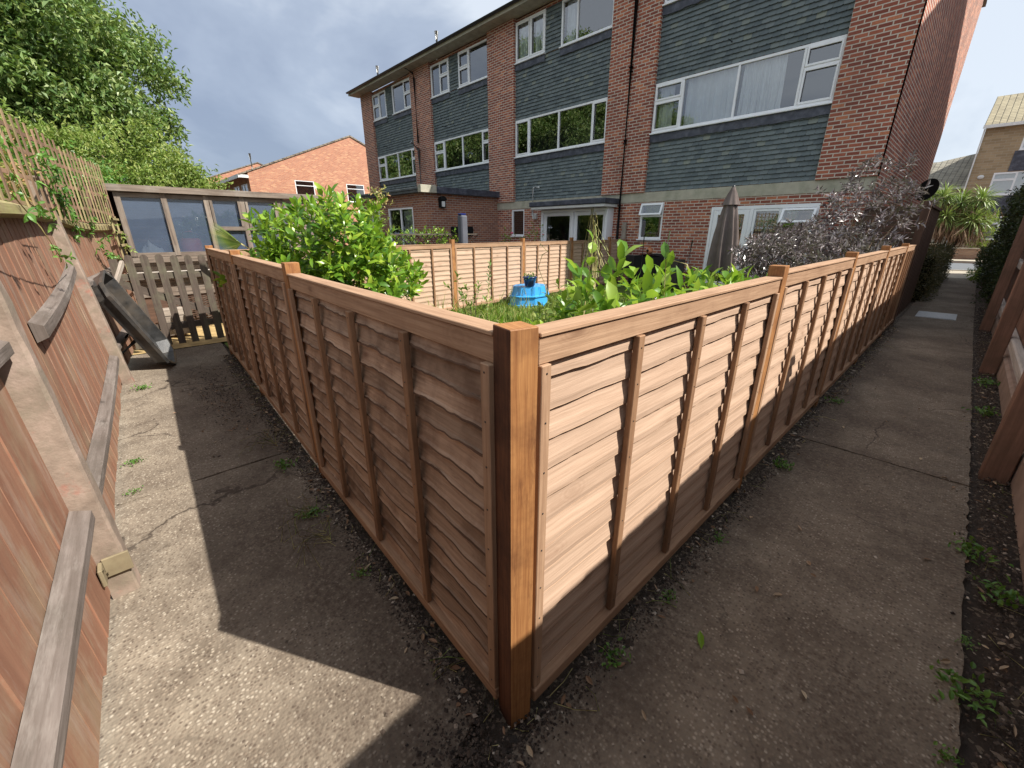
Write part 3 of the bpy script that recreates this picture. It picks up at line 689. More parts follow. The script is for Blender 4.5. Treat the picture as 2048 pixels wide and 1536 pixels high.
mb.build('laths', [M['redlath'], M['lichen']], tr)
# short ladder trellis hanging at the end by the greenhouse
tr2 = thing('ladder_trellis', 'narrow greenish ladder trellis beside the greenhouse', 'trellis', (-8.3, .1, .9))
mb = MB()
for xx in (-7.95, -8.35):
    rows = [[(xx+a, lf(xx)[0]+b-.02*z+.07, z) for a, b in ((-.018, .02), (.018, .02), (.018, .04), (-.018, .04))] for z in (.6, 1.68)]; mb.grid(rows, [[(r[0][2], q*.03) for q in range(5)] for r in rows], 0, False, True)
for z in np.linspace(.8, 1.64, 6):
    rows = [[(xx, lf(xx)[0]+b-.02*z+.07, z+a) for a, b in ((-.014, .042), (.014, .042), (.014, .06), (-.014, .06))] for xx in (-7.88, -8.42)]; mb.grid(rows, [[(r[0][0], q*.03) for q in range(5)] for r in rows], 0, False, True)
mb.build('laths', M['lichen'], tr2)
# broken batten end sticking out of the fence near the gate
mb = MB(); mb.box((-.24, -.014, -.025), (.24, .014, .025), grain=0, M=Matrix.Translation((-6.55, .08, 1.03)) @ Matrix.Rotation(R(-18), 4, 'Z') @ Matrix.Rotation(R(28), 4, 'Y'))
tag(mb.build('loose_batten', M['greywood']), 'loose grey batten sticking out above the black tray', 'timber')

# ---- picket gate across the left path
gt = thing('picket_gate', 'weathered brown picket gate closing the left path', 'gate', (-7.05, .5, 0))
ys = [.07+.147*k for k in range(8)]
for k, y in enumerate(ys):
    mb = MB(); wd = .08; zt = 1.19 + (.02 if k in (1, 2, 3) else 0); zb = .06
    prof = [(-wd/2, zb), (wd/2, zb)] + [(wd/2*math.cos(a), zt-.04+.045*math.sin(a)) for a in np.linspace(0, math.pi, 9)]
    if k == 0: prof = [(-wd/2, zb), (wd/2, zb), (wd/2, zt-.02), (-wd/2, zt-.02)]
    A = [(-7.04, y+p, z) for p, z in prof]; B = [(-7.06, y+p, z) for p, z in prof]
    off = rng.uniform(0, 9)
    mb.face(A, [(z+off, p+off) for p, z in prof]); mb.face(B[::-1], [(z+off, p+off) for p, z in prof][::-1])
    for q in range(len(prof)): 
        q2 = (q+1) % len(prof); mb.face([A[q2], A[q], B[q], B[q2]], [(A[q2][2], 0), (A[q][2], 0), (B[q][2], .02), (B[q2][2], .02)])
    mb.build('picket', M['gatewood'], gt)
for z in (.30, .95):
    mb = MB(); mb.box((-7.10, -.02, z-.04), (-7.061, 1.14, z+.04), grain=1); mb.build('rail', M['gatewood'], gt)
mb = MB(); Mx = Matrix.Translation((-7.082, .56, .625)) @ Matrix.Rotation(R(-28), 4, 'X'); mb.box((-.018, -.55, -.045), (.018, .55, .045), grain=1, M=Mx); mb.build('brace', M['gatewood'], gt)

# ---- greenhouse
gh = thing('greenhouse', 'old timber lean-to greenhouse with dusty glass at the end of the left path', 'greenhouse', (-9, 1.5, 0))
X = -8.6
mb = MB(); mb.box((X-.10, .22, 2.02), (X+.10, 3.15, 2.11), grain=1, bev=.004); mb.build('fascia', M['ghwood'], gh)
mb = MB(); mb.face([(X-.05, .2, 2.09), (X-.05, 3.12, 2.09), (X-2.2, 3.12, 2.2), (X-2.2, .2, 2.2)]); mb.box((X-2.25, .2, 0), (X-2.2, 3.12, 2.2)); mb.build('roof', M['ghwood'], gh)
mull = [.345, .87, 1.40, 1.90, 2.45, 3.05]
mb = MB()
for y in mull: mb.box((X-.04, y-.035, 1.13), (X+.04, y+.035, 2.018), grain=2)
for z in (1.98, 1.15):
    for a, b in zip(mull, mull[1:]): mb.box((X-.036, a+.036, z-.03), (X+.036, b-.036, z+.03), grain=1)
for a, b in ((1.40, 1.90), (1.90, 2.45)):
    mb.box((X-.02, a+.036, 1.50), (X+.05, b-.036, 1.56), grain=1)
    mb.box((X+.037, a+.04, 1.56), (X+.055, a+.075, 1.95), grain=2); mb.box((X+.037, b-.075, 1.56), (X+.055, b-.04, 1.95), grain=2)
mb.build('frame', M['ghwood'], gh)
mb = MB()
for a, b in zip(mull, mull[1:]): mb.face([(X, a+.03, 1.17), (X, b-.03, 1.17), (X, b-.03, 1.96), (X, a+.03, 1.96)])
mb.build('pane', M['glassgh'], gh)
mb = MB(); random.seed(3)
mb.box((X-.05, .0, 1.04), (X+.12, 3.12, 1.115), grain=1)
for k in range(9): mb.box((X-.03, .2, .52+k*.058), (X-.005+.006*(k % 2), 3.12, .575+k*.058), grain=1)
mb.build('base_boarding', M['ghwood'], gh)
mb = MB(); mb.box((X+.0, .2, .86), (X+.16, 3.0, .90), grain=1); mb.build('shelf', M['palewood'], gh)
mb = MB(); mb.box((X-.10, .0, 0), (X-.03, 3.12, 1.04)); mb.build('base_wall', M['darkwood'], gh)
mb = MB(); mb.box((X-1.0, .05, 1.10), (X-.12, 3.05, 1.13), grain=1); mb.build('staging', M['ghwood'], gh)
mb = MB(); mb.face([(X-1.9, 0, 0), (X-1.9, 3.12, 0), (X-1.9, 3.12, 2.2), (X-1.9, 0, 2.2)]); mb.build('back_wall', M['darkwood'], gh)
mb = MB(); mb.face([(X-.0, .25, 0), (X-2.2, .25, 0), (X-2.2, .25, 2.2), (X-.0, .25, 2.09)]); mb.build('side_wall', M['darkwood'], gh)
# watering can
wc = thing('watering_can', 'red plastic watering can seen through the greenhouse glass', 'watering can', (X-.28, 1.2, 1.13))
mb = MB(); mb.lathe([(.0, 0), (.15, 0), (.155, .05), (.15, .22), (.12, .25), (0, .25)], (X-.24, 1.10, 1.131)); mb.build('body', M['red'], wc)
mb = MB(); mb.tube([(X-.22, .97, 1.20), (X-.18, .87, 1.27), (X-.14, .74, 1.38)], [.028, .02, .016]); mb.build('spout', M['red'], wc)
mb = MB(); mb.tube([(X-.22, 1.0, 1.36), (X-.22, 1.02, 1.47), (X-.22, 1.13, 1.49), (X-.22, 1.24, 1.42), (X-.22, 1.245, 1.28)], .013); mb.build('handle', M['red'], wc)
# crumpled sheet
mb = MB(); rr = random.Random(9); f = waves(rr, 5, 7); g = waves(rr, 5, 9)
P = [[(X-.28+.2*i/10, .42+.34*j/14, 1.135+max(0, .15*math.sin(math.pi*i/10)*math.sin(math.pi*j/14)*(1+.7*f(j*.2+i*.11)+.5*g(i*.3)))) for j in range(15)] for i in range(11)]
mb.grid(P); tag(mb.build('crumpled_sheet', M['whitecloth']), 'crumpled white sheet inside the greenhouse window', 'cloth')
# wicker screen and plank behind the gate
wk = thing('wicker_screen', 'low woven wicker screen behind the picket gate', 'screen', (-8.3, .9, 0))
mb = MB()
for k in range(12):
    z = .18+k*.03; mb.tube([(-8.30+.012*math.sin(j*1.6+k*math.pi), .55+j*.06, z+.004*math.sin(j*2.1)) for j in range(16)], .011, 5)
mb.build('weave', M['gatewood'], wk)
mb = MB()
for j in range(6): mb.tube([(-8.3, .6+j*.16, 0), (-8.3, .6+j*.16, .56)], .012, 6)
mb.build('stakes', M['gatewood'], wk)
cr_ = thing('pale_planter', 'pale slatted wooden planter behind the picket gate', 'planter', (-7.9, .5, 0))
mb = MB()
for k in range(4): mb.box((-8.0, .38, .05+k*.095), (-7.75, .68, .135+k*.095), grain=1)
mb.build('slats', M['greywood'], cr_)
mb = MB(); mb.box((-8.02, .365, .03), (-7.99, .379, .45), grain=2); mb.box((-7.76, .681, .03), (-7.73, .70, .45), grain=2); mb.build('corner_strips', M['gatewood'], cr_)

# ---- black tray leaning on the left fence
ty = thing('plastic_tray', 'shallow black plastic tray leaning on the left fence near the gate', 'tray', (-6.1, .15, 0))
def tray_mesh():
    mb = MB(); L_, W_, D_ = 1.10, .56, .125; c = .11
    def ring(s, z, cc): 
        a, b = W_/2*s, L_/2*s*1.0
        a = W_/2-(1-s)*.5; b = L_/2-(1-s)*.5
        return [(-a+cc, -b, z), (a-cc, -b, z), (a, -b+cc, z), (a, b-cc, z), (a-cc, b, z), (-a+cc, b, z), (-a, b-cc, z), (-a, -b+cc, z)]
    rings = [ring(.80, .012, c*.7), ring(.90, .02, c), ring(.955, D_, c), ring(1.0, D_+.002, c), ring(1.0, D_-.03, c), ring(.97, D_-.03, c), ring(.92, 0, c), ring(.80, -.004, c*.7)]
    mb.grid(rings, None, 0, False, True); mb.face(rings[0]); mb.face(rings[-1][::-1]); return mb
tm = tray_mesh(); tb = Vector((-6.28, .23, .02)); tt = Vector((-6.05, -.15, .98))
yax = (tt-tb).normalized(); xax = Vector((1, -.22, 0)); zax = xax.cross(yax).normalized()
if zax.y < 0: zax = -zax
xax = yax.cross(zax).normalized()
Mt = Matrix.Translation(tb+yax*.55) @ Matrix((xax, yax, zax)).transposed().to_4x4()
tm.v = [tuple(Mt @ Vector(v)) for v in tm.v]; tm.build('basin', M['tray'], ty)
mb = MB(); mb.tube([Mt @ Vector((-.2, -.1, 0)), Mt @ Vector((-.2, -.22, -.28)), ], .02, 6); mb.tube([Mt @ Vector((.2, -.1, 0)), Mt @ Vector((.2, -.25, -.26))], .02, 6); mb.build('leg_frame', M['blackmatte'], ty)

# ---- right-hand tall fence
rf = thing('tall_board_fence', 'tall rust-brown board fence with thick posts along the right edge', 'fence', (.6, 5, 0))
random.seed(8); mb = MB(); y = -2.0
while y < 13.2:
    wd = random.uniform(.115, .14); mb.box((.600, y, .22), (.613+.008*random.random(), y+wd-.002, min(2.12, 1.78+.065*max(0, y))+.008*random.random()), grain=2); y += wd
mb.build('boards', M['orangewood'], rf)
for y in (-2.4, .72, 3.80, 6.87, 9.95):
    mb = MB(); mb.box((.40, y-.01, -.03), (.525, y+.10, min(2.08, 1.75+.065*max(0, y))), grain=2, bev=.006); mb.build('post', M['orangewood'], rf)
for y0, y1 in zip((-2.4, .72, 3.80, 6.87, 9.95), (.72, 3.80, 6.87, 9.95, 13.1)):
    for z in (.36, 1.02, 1.60):
        mb = MB(); mb.box((.527, y0+.02, z-.05), (.598, y1+.05, z+.05), grain=1, bev=.012); mb.build('rail', M['palewood'], rf)
mb = MB(); mb.box((.535, -2, -.03), (.598, 13.2, .20), grain=1, bev=.022); mb.build('gravel_board', M['log'], rf)

# ================================================================== BUILDING HELPERS
def wall_y(mb, x0, x1, z0, z1, y, holes=(), depth=.14, mi=0):
    """wall face at y looking -Y with rectangular holes and reveals"""
    xs = sorted({x0, x1, *[h[0] for h in holes], *[h[1] for h in holes]}); zs = sorted({z0, z1, *[h[2] for h in holes], *[h[3] for h in holes]})
    xs = [x for x in xs if x0 <= x <= x1]; zs = [z for z in zs if z0 <= z <= z1]
    for a, b in zip(xs, xs[1:]):
        for c, d in zip(zs, zs[1:]):
            mx, mz = (a+b)/2, (c+d)/2
            if any(h[0] < mx < h[1] and h[2] < mz < h[3] for h in holes): continue
            mb.face([(a, y, c), (b, y, c), (b, y, d), (a, y, d)], mi=mi)
    for h in holes:
        a, b, c, d = max(h[0], x0), min(h[1], x1), max(h[2], z0), min(h[3], z1)
        if a >= b or c >= d: continue
        mb.face([(a, y, c), (a, y+depth, c), (a, y+depth, d), (a, y, d)], mi=mi); mb.face([(b, y, c), (b, y, d), (b, y+depth, d), (b, y+depth, c)], mi=mi)
        mb.face([(a, y, d), (a, y+depth, d), (b, y+depth, d), (b, y, d)], mi=mi); mb.face([(a, y, c), (b, y, c), (b, y+depth, c), (a, y+depth, c)], mi=mi)
def window(parent, x0, x1, z0, z1, y, mull=(), casem=(), sill=True, T=None, curtain=None, fr=.055, name='window', glass='glass', label=None):
    """uPVC window looking -Y. casem = (xa, xb, transom z or None); T optional matrix applied to points (for other facings)"""
    T = T or Matrix.Identity(4)
    f = MB(); B = lambda mb, a, b: mb.box(a, b, M=T, bev=.004)
    B(f, (x0, y-.02, z0), (x0+fr, y+.05, z1)); B(f, (x1-fr, y-.02, z0), (x1, y+.05, z1))
    B(f, (x0+fr, y-.02, z0), (x1-fr, y+.05, z0+fr)); B(f, (x0+fr, y-.02, z1-fr), (x1-fr, y+.05, z1))
    for m_ in mull: B(f, (m_-fr*.45, y-.018, z0+fr), (m_+fr*.45, y+.05, z1-fr))
    for xa, xb, zt in casem:
        parts = [(z0+fr, z1-fr)] if zt is None else [(z0+fr, zt-.02), (zt+.02, z1-fr)]
        if zt: B(f, (xa, y-.018, zt-.02), (xb, y+.05, zt+.02))
        for c, d in parts:
            s = .042
            B(f, (xa+.004, y-.034, c), (xa+s, y-.0, d)); B(f, (xb-s, y-.034, c), (xb-.004, y-.0, d))
            B(f, (xa+s, y-.034, c), (xb-s, y-.0, c+s)); B(f, (xa+s, y-.034, d-s), (xb-s, y-.0, d))
    fo = f.build(name, M['upvc'], parent)
    if label: fo['label'] = label
    g = MB(); g.face([T @ Vector(p) for p in ((x0+.01, y+.02, z0+.01), (x1-.01, y+.02, z0+.01), (x1-.01, y+.02, z1-.01), (x0+.01, y+.02, z1-.01))]); g.build('pane', M[glass], fo)
    if sill:
        s_ = MB(); s_.box((x0-.03, y-.08, z0-.035), (x1+.03, y+.05, z0-.001), M=T, bev=.004); s_.build('sill', M['upvc'], fo)
    r = MB(); d = .9    # dark room behind
    q = [T @ Vector(p) for p in ((x0, y+.06, z0), (x1, y+.06, z0), (x1, y+.06, z1), (x0, y+.06, z1), (x0-.1, y+d, z0-.1), (x1+.1, y+d, z0-.1), (x1+.1, y+d, z1+.1), (x0-.1, y+d, z1+.1))]
    for a in ((4, 5, 6, 7), (0, 1, 5, 4), (3, 7, 6, 2), (0, 4, 7, 3), (1, 2, 6, 5)): r.face([q[k] for k in a])
    r.build('room_lining', M['room'], fo)
    if curtain:
        for ci, (ca, cb, top, bot, amp_) in enumerate(curtain):
            c = MB(); rr = random.Random(int(abs(ca)*100)); n = 60; fw = waves(rr, 4, 9)
            P = [[T @ Vector((ca+(cb-ca)*j/n + .05*(1-zf)*fw(j*.1), y+.14+amp_*math.sin(j*1.25+fw(j*.2)*2.2), z0+(z1-z0)*(bot+(top-bot)*zf))) for j in range(n+1)] for zf in np.linspace(0, 1, 5)]
            c.grid(P); c.build('curtain', M['curtain'], fo)
    return fo

# ================================================================== THE TERRACE (four houses)
FY = 11.6; ZT = 7.98
def slates(parent, x0, x1, z0, z1, holes, seed):
    rng = random.Random(seed); mb = MB(); exp = .1; tw = .172; row = 0; z = z0
    while z < z1-.02:
        x = x0-(tw/2 if row % 2 else 0)
        while x < x1:
            a, b = max(x+.0015, x0), min(x+tw-.0015, x1); x += tw
            if b-a < .02: continue
            zz = z+rng.uniform(-.004, .004); zt = min(z+exp+.03, z1+.02)
            segs = [(a, b)]
            for h in holes:
                if zz+.05 > h[2]-.03 and zz+.03 < h[3]:
                    ns = []
                    for p, q in segs:
                        if q <= h[0] or p >= h[1]: ns.append((p, q)); continue
                        if p < h[0]: ns.append((p, h[0]))
                        if q > h[1]: ns.append((h[1], q))
                    segs = ns
            for p, q in segs:
                if q-p < .02: continue
                yb = FY-.006+rng.uniform(-.004, .003); yt = FY+.034; c = .02 if (p > x0+.001 and q < x1-.001) else 0
                i = len(mb.v)
                mb.v += [(p, yb, zz+.012), (p+c, yb-.001, zz), (q-c, yb-.001, zz), (q, yb, zz+.012), (q, yt, zt), (p, yt, zt), (p, yb+.012, zz+.012), (p+c, yb+.012, zz), (q-c, yb+.012, zz), (q, yb+.012, zz+.012)]
                for f in ((0, 1, 2, 3, 4, 5), (1, 0, 6, 7), (2, 1, 7, 8), (3, 2, 8, 9)):
                    mb.f.append(tuple(i+k for k in f)); mb.uv += [(mb.v[i+k][0], mb.v[i+k][2]) for k in f]; mb.m.append(0); mb.sm.append(False)
        z += exp; row += 1
    return mb.build('slate_cladding', M['slate'], parent)
def flash(parent, x0, x1, z0, z1):
    mb = MB(); n = int((x1-x0)/.12); rr = random.Random(int(x0*10))
    P = [[(x0+(x1-x0)*j/n, FY-.03+rr.uniform(-.004, .004), z1), (x0+(x1-x0)*j/n, FY-.034+rr.uniform(-.006, .004), z0+rr.uniform(-.012, .012))] for j in range(n+1)]
    mb.grid(P, None, 0, False); mb.build('lead_flashing', M['lead'], parent)

def terrace_house(label, X0, X1, bx0, bx1, piers, wins, ghole, left_end=False, right_end=False):
    h = thing('terraced_house', label, 'house', ((X0+X1)/2, FY, 0), 0, 'brick and slate houses of the terrace')
    mb = MB()
    wall_y(mb, X0, X1, 0, 2.27, FY-.03, ghole)                      # ground floor
    for a, b in piers:
        mb.face([(a, FY-.09, 2.52), (b, FY-.09, 2.52), (b, FY-.09, ZT), (a, FY-.09, ZT)])
        if a > X0+.01 or not left_end: mb.face([(a, FY+.1, 2.52), (a, FY-.09, 2.52), (a, FY-.09, ZT), (a, FY+.1, ZT)])
        mb.face([(b, FY-.09, 2.52), (b, FY+.1, 2.52), (b, FY+.1, ZT), (b, FY-.09, ZT)])
        mb.face([(a, FY-.09, 2.52), (a, FY+.1, 2.52), (b, FY+.1, 2.52), (b, FY-.09, 2.52)])
    wall_y(mb, bx0, bx1, 2.52, ZT, FY+.06, [(a, b, c, d) for a, b, c, d, *_ in wins], .1)
    if right_end:
        mb.face([(X1, FY-.09, 0), (X1, 21.3, 0), (X1, 21.3, ZT), (X1, FY-.09, ZT)]); mb.face([(X1, FY-.09, ZT), (X1, 21.3, ZT), (X1, (FY+21.3)/2, ZT+2.0)])
    if left_end:
        mb.face([(X0, FY-.09, 0), (X0, FY-.09, ZT), (X0, 21.3, ZT), (X0, 21.3, 0)]); mb.face([(X0, FY-.09, ZT), (X0, (FY+21.3)/2, ZT+2.0), (X0, 21.3, ZT)])
    mb.face([(X0, 21.3, 0), (X0, 21.3, ZT), (X1, 21.3, ZT), (X1, 21.3, 0)])
    if not right_end: mb.face([(X1, FY+1.2, 0), (X1, 21.3, 0), (X1, 21.3, ZT), (X1, FY+1.2, ZT)])
    if not left_end: mb.face([(X0+.002, FY+1.2, 0), (X0+.002, FY+1.2, ZT), (X0+.002, 21.3, ZT), (X0+.002, 21.3, 0)])
    mb.build('wall', M['brick'], h)
    mb = MB(); mb.box((X0+.001, FY-.045, 2.271), (X1 - (.001 if not right_end else -.004), FY+.0, 2.519)); mb.build('concrete_band', M['band'], h)
    ws_ = sorted([w_ for w_ in wins if w_[2] > 6], key=lambda w_: w_[0])
    gaps = [(bx0+.002, bx1-.002, 2.53, 3.93), (bx0+.002, bx1-.002, 5.11, 6.70), (ws_[0][1], ws_[1][0], 6.73, ZT-.12)]
    for zi, (xa_, xb_, za_, zb_) in enumerate(gaps): slates(h, xa_, xb_, za_, zb_, [], int(-X0*7)+zi)
    for w_ in wins:
        window(h, w_[0], w_[1], w_[2], w_[3], FY, w_[4], w_[5], curtain=w_[6] if len(w_) > 6 else None)
        flash(h, w_[0]-.02, w_[1]+.02, w_[2]-.22, w_[2]-.035)
    ex = .35 if right_end else 0; el = .35 if left_end else 0
    mb = MB(); mb.box((X0-el, FY-.52, ZT), (X1+ex*0, FY+.02, ZT+.03)); mb.build('soffit', M['soffit'], h)
    mb = MB(); mb.box((X0-el, FY-.55, ZT-.01), (X1, FY-.521, ZT+.13)); mb.build('fascia', M['soffit'], h)
    mb = MB(); rows = []
    for x in (X0-el, X1):
        rows.append([(x, FY-.61+.06*math.cos(a), ZT+.13+.06*math.sin(a)) for a in np.linspace(math.pi, 2*math.pi, 7)])
    mb.grid(rows); mb.build('gutter', M['black'], h)
    mb = MB(); my = (FY+21.3)/2
    for (ya, za), (yb, zb) in (((FY-.6, ZT+.16), (my, ZT+2.28)), ((my, ZT+2.28), (21.9, ZT+.16))):
        mb.face([(X0-el, ya, za), (X1+.04*(ex > 0), ya, za), (X1+.04*(ex > 0), yb, zb), (X0-el, yb, zb)]); mb.face([(X0-el, ya, za-.06), (X0-el, yb, zb-.06), (X1+.04*(ex > 0), yb, zb-.06), (X1+.04*(ex > 0), ya, za-.06)])
        mb.face([(X0-el, ya, za), (X0-el, yb, zb), (X0-el, yb, zb-.06), (X0-el, ya, za-.06)])
    mb.build('roof', M['tile_brown'], h)
    return h
def bay_wins(b0, b1, mid, top_small, top_large, curtain=None, cas_mid=None, cl=None, ct=None):
    return [(b0+.02, b1-.02, 3.97, 5.10, mid, cas_mid, curtain), (top_small[0], top_small[1], 6.75, 7.84, top_small[2], top_small[3], ct), (top_large[0], top_large[1], 6.72, 7.85, top_large[2], top_large[3], cl)]
# house 1
w1 = bay_wins(-6.78, -2.70, [-6.0, -4.69, -3.39], (-6.76, -5.44, [-6.1], []), (-4.75, -2.72, [-4.2, -3.4], []),
              cas_mid=[(-6.74, -6.02, 4.68), (-3.36, -2.74, 4.68)],
              curtain=[(-6.66, -6.3, .98, .05, .02), (-5.95, -4.75, .98, .03, .035), (-4.62, -3.75, .98, .03, .035)])
h1 = terrace_house('end terraced house with green slate bands and net curtains, nearest the side path', -7.5, -1.65, -6.78, -2.70, [(-7.5, -6.78), (-2.70, -1.65)], w1,
                   [(-6.84, -6.13, 1.28, 2.24), (-4.82, -2.50, 0, 2.07)], right_end=True)
window(h1, -6.84, -6.13, 1.28, 2.24, FY-.0, [], [], name='window', label='small kitchen window with its top vent open')
def vent(parent, x0, x1, z0, z1, y, ang):
    T = Matrix.Translation((0, y, z1)) @ Matrix.Rotation(-ang, 4, 'X') @ Matrix.Translation((0, -y, -z1)); s = .05; f = MB()
    for a, b in (((x0, y-.02, z0), (x0+s, y+.02, z1)), ((x1-s, y-.02, z0), (x1, y+.02, z1)), ((x0+s, y-.02, z0), (x1-s, y+.02, z0+s)), ((x0+s, y-.02, z1-s), (x1-s, y+.02, z1))): f.box(a, b, M=T, bev=.004)
    o = f.build('open_vent', M['upvc'], parent); g = MB(); g.face([T @ Vector(p) for p in ((x0+s, y, z0+s), (x1-s, y, z0+s), (x1-s, y, z1-s), (x0+s, y, z1-s))]); g.build('pane', M['glass'], o)
vent(h1, -6.82, -6.15, 1.90, 2.22, FY-.04, R(20))
mb = MB(); mb.box((-6.785, FY-.018, 1.87), (-6.185, FY+.05, 1.92)); mb.build('transom', M['upvc'], h1)
def door(parent, x0, x1, z0, z1, y, label=None):
    f = MB(); s = .11
    for a, b in (((x0, y-.03, z0), (x0+s, y+.03, z1)), ((x1-s, y-.03, z0), (x1, y+.03, z1)), ((x0+s, y-.03, z0), (x1-s, y+.03, z0+.22)), ((x0+s, y-.03, z1-s), (x1-s, y+.03, z1))): f.box(a, b, bev=.006)
    o = f.build('door', M['upvc'], parent)
    if label: o['label'] = label
    g = MB(); g.face([(x0+s, y, z0+.2), (x1-s, y, z0+.2), (x1-s, y, z1-s), (x0+s, y, z1-s)]); g.build('pane', M['glass'], o)
    hd = MB(); hd.tube([(x1-.05, y-.03, 1.02), (x1-.05, y-.07, 1.02), (x1-.16, y-.07, 1.02)], .01, 6); hd.build('handle', M['metal'], o)
    r = MB(); q = [(x0, y+.04, z0), (x1, y+.04, z0), (x1, y+.04, z1), (x0, y+.04, z1), (x0-.1, y+1.1, z0), (x1+.1, y+1.1, z0), (x1+.1, y+1.1, z1), (x0-.1, y+1.1, z1)]
    for a in ((4, 5, 6, 7), (0, 1, 5, 4), (3, 7, 6, 2), (0, 4, 7, 3), (1, 2, 6, 5)): r.face([q[k] for k in a])
    r.build('room_lining', M['room'], o)
f = MB(); f.box((-4.82, FY-.03, 0), (-4.76, FY+.06, 2.065)); f.box((-4.759, FY-.03, 1.99), (-2.5, FY+.06, 2.065)); f.box((-2.56, FY-.03, 0), (-2.5, FY+.06, 1.989)); f.box((-3.90, FY-.03, 0), (-3.82, FY+.06, 1.989)); f.build('door_frame', M['upvc'], h1)
door(h1, -4.755, -3.905, .03, 1.985, FY-.0)
window(h1, -3.815, -3.22, .0, 1.985, FY, [], [], sill=False, label='tall window with vertical blinds')
mb = MB(); rr = random.Random(2)
for k in range(9):
    x = -3.75+k*.06; mb.box((x, FY+.10, .1), (x+.05, FY+.105, 1.92), M=Matrix.Translation((x, FY+.1, 0)) @ Matrix.Rotation(R(rr.uniform(15, 40)), 4, 'Z') @ Matrix.Translation((-x, -FY-.1, 0)))
mb.build('vertical_blind', M['blind'], h1)
window(h1, -3.22, -2.565, .9, 1.985, FY, [], [], sill=False)
mb = MB(); mb.box((-3.215, FY-.02, 0), (-2.565, FY+.05, .899)); mb.build('lower_panel', M['upvc'], h1)
vent(h1, -3.2, -2.53, 1.62, 1.97, FY-.05, R(30))
# house 2
w2 = bay_wins(-12.09, -8.21, [-11.40, -10.09, -8.77], (-12.07, -10.76, [-11.4], []), (-10.1, -8.23, [-9.5], []),
              cas_mid=[(-12.05, -11.42, None), (-8.75, -8.25, None)], ct=[(-12.0, -11.5, .98, .02, .03)], cl=[(-10.0, -9.6, .98, .02, .03)])
w2[1] = (-12.07, -10.76, 6.75, 7.86, [-11.4], [(-12.03, -11.43, None), (-11.37, -10.80, None)], [(-12.0, -11.5, .98, .02, .03), (-11.3, -10.9, .98, .02, .03)])
h2 = terrace_house('second terraced house with a black canopy over its white double doors', -12.78, -7.5, -12.09, -8.21, [(-12.78, -12.09), (-8.21, -7.5)], w2,
                   [(-12.25, -11.58, 1.33, 2.25), (-10.45, -7.75, 0, 2.16)])
window(h2, -12.25, -11.58, 1.33, 2.25, FY, [], [])
f = MB()
for xa in (-10.45, -9.13, -7.83): f.box((xa, FY-.35, 0), (xa+.08, FY+.05, 2.16), bev=.005)
f.box((-10.37, FY-.345, 2.08), (-7.83, FY+.04, 2.155)); f.build('door_frame', M['upvc'], h2)
door(h2, -10.365, -9.135, .03, 2.075, FY-.25); door(h2, -9.045, -7.835, .03, 2.075, FY-.25)
mb = MB(); mb.box((-10.55, FY-.75, 2.17), (-7.62, FY-.046, 2.25), bev=.008); mb.build('canopy_trim', M['white_paint'], h2)
mb = MB(); mb.box((-10.6, FY-.80, 2.252), (-7.56, FY-.046, 2.40), bev=.02); mb.build('canopy', M['lead'], h2)
mb = MB(); mb.tube([(-11.0, FY-.03, 2.0), (-11.0, FY-.15, 2.0)], .07); mb.box((-11.09, FY-.13, 1.9), (-10.91, FY-.03, 2.08), bev=.01)
mb.tube([(-11.0, FY-.2, 2.02), (-11.0, FY-.2, 2.86), (-10.96, FY-.2, 2.92), (-10.84, FY-.05, 2.93)], .035); mb.build('flue_pipe', M['white_paint'], h2)
# house 3
w3 = bay_wins(-17.16, -13.45, [-16.42, -15.16, -13.9], (-17.14, -15.88, [-16.5], []), (-15.25, -13.48, [-14.6], []),
              cas_mid=[(-17.12, -16.44, 4.68), (-13.88, -13.49, 4.68)])
w3[1] = (-17.14, -15.88, 6.72, 7.83, [-16.5], [(-16.48, -15.92, 7.35)]); w3[2] = (-15.25, -13.48, 6.70, 7.84, [-14.6], [(-15.21, -14.62, 7.3)])
h3 = terrace_house('third terraced house behind the flat-roofed brick extension', -17.9, -12.78, -17.16, -13.45, [(-17.9, -17.16), (-13.45, -12.78)], w3, [(-17, -13.5, 0, 2.2)])
w4 = bay_wins(-22.4, -18.68, [-21.6, -20.35, -19.05], (-22.37, -21.05, [-21.7], []), (-20.4, -18.72, [-19.3], []),
              cas_mid=[(-22.36, -21.62, 4.68), (-19.03, -18.72, 4.68)])
w4[1] = (-22.37, -21.05, 6.70, 7.80, [-21.7], [(-22.33, -21.72, 7.3)]); w4[2] = (-20.4, -18.72, 6.68, 7.82, [-19.35], [(-19.33, -18.76, 7.3)])
h4 = terrace_house('far end terraced house, leftmost of the terrace', -23.5, -17.9, -22.4, -18.68, [(-23.5, -22.4), (-18.68, -17.9)], w4, [], left_end=True)
# extension of house 3
EY = 8.32
mb = MB(); wall_y(mb, -18.15, -13.05, 0, 2.72, EY, [(-17.5, -16.35, .2, 2.30), (-15.65, -13.88, .9, 2.29)])
mb.face([(-13.05, EY, 0), (-13.05, FY-.03, 0), (-13.05, FY-.03, 2.72), (-13.05, EY, 2.72)]); mb.face([(-18.15, EY, 0), (-18.15, EY, 2.72), (-18.15, FY-.03, 2.72), (-18.15, FY-.03, 0)])
mb.build('extension_wall', M['brick_ext'], h3)
mb = MB(); mb.box((-18.4, EY-.22, 2.722), (-12.88, FY-.031, 2.80)); mb.box((-18.45, EY-.26, 2.80), (-13.02, FY-.032, 2.87), bev=.01); mb.build('extension_roof', M['felt'], h3)
mb = MB(); mb.box((-13.019, EY-.28, 2.70), (-12.83, EY+.34, 2.93), bev=.006); mb.build('verge_trim', M['band'], h3)
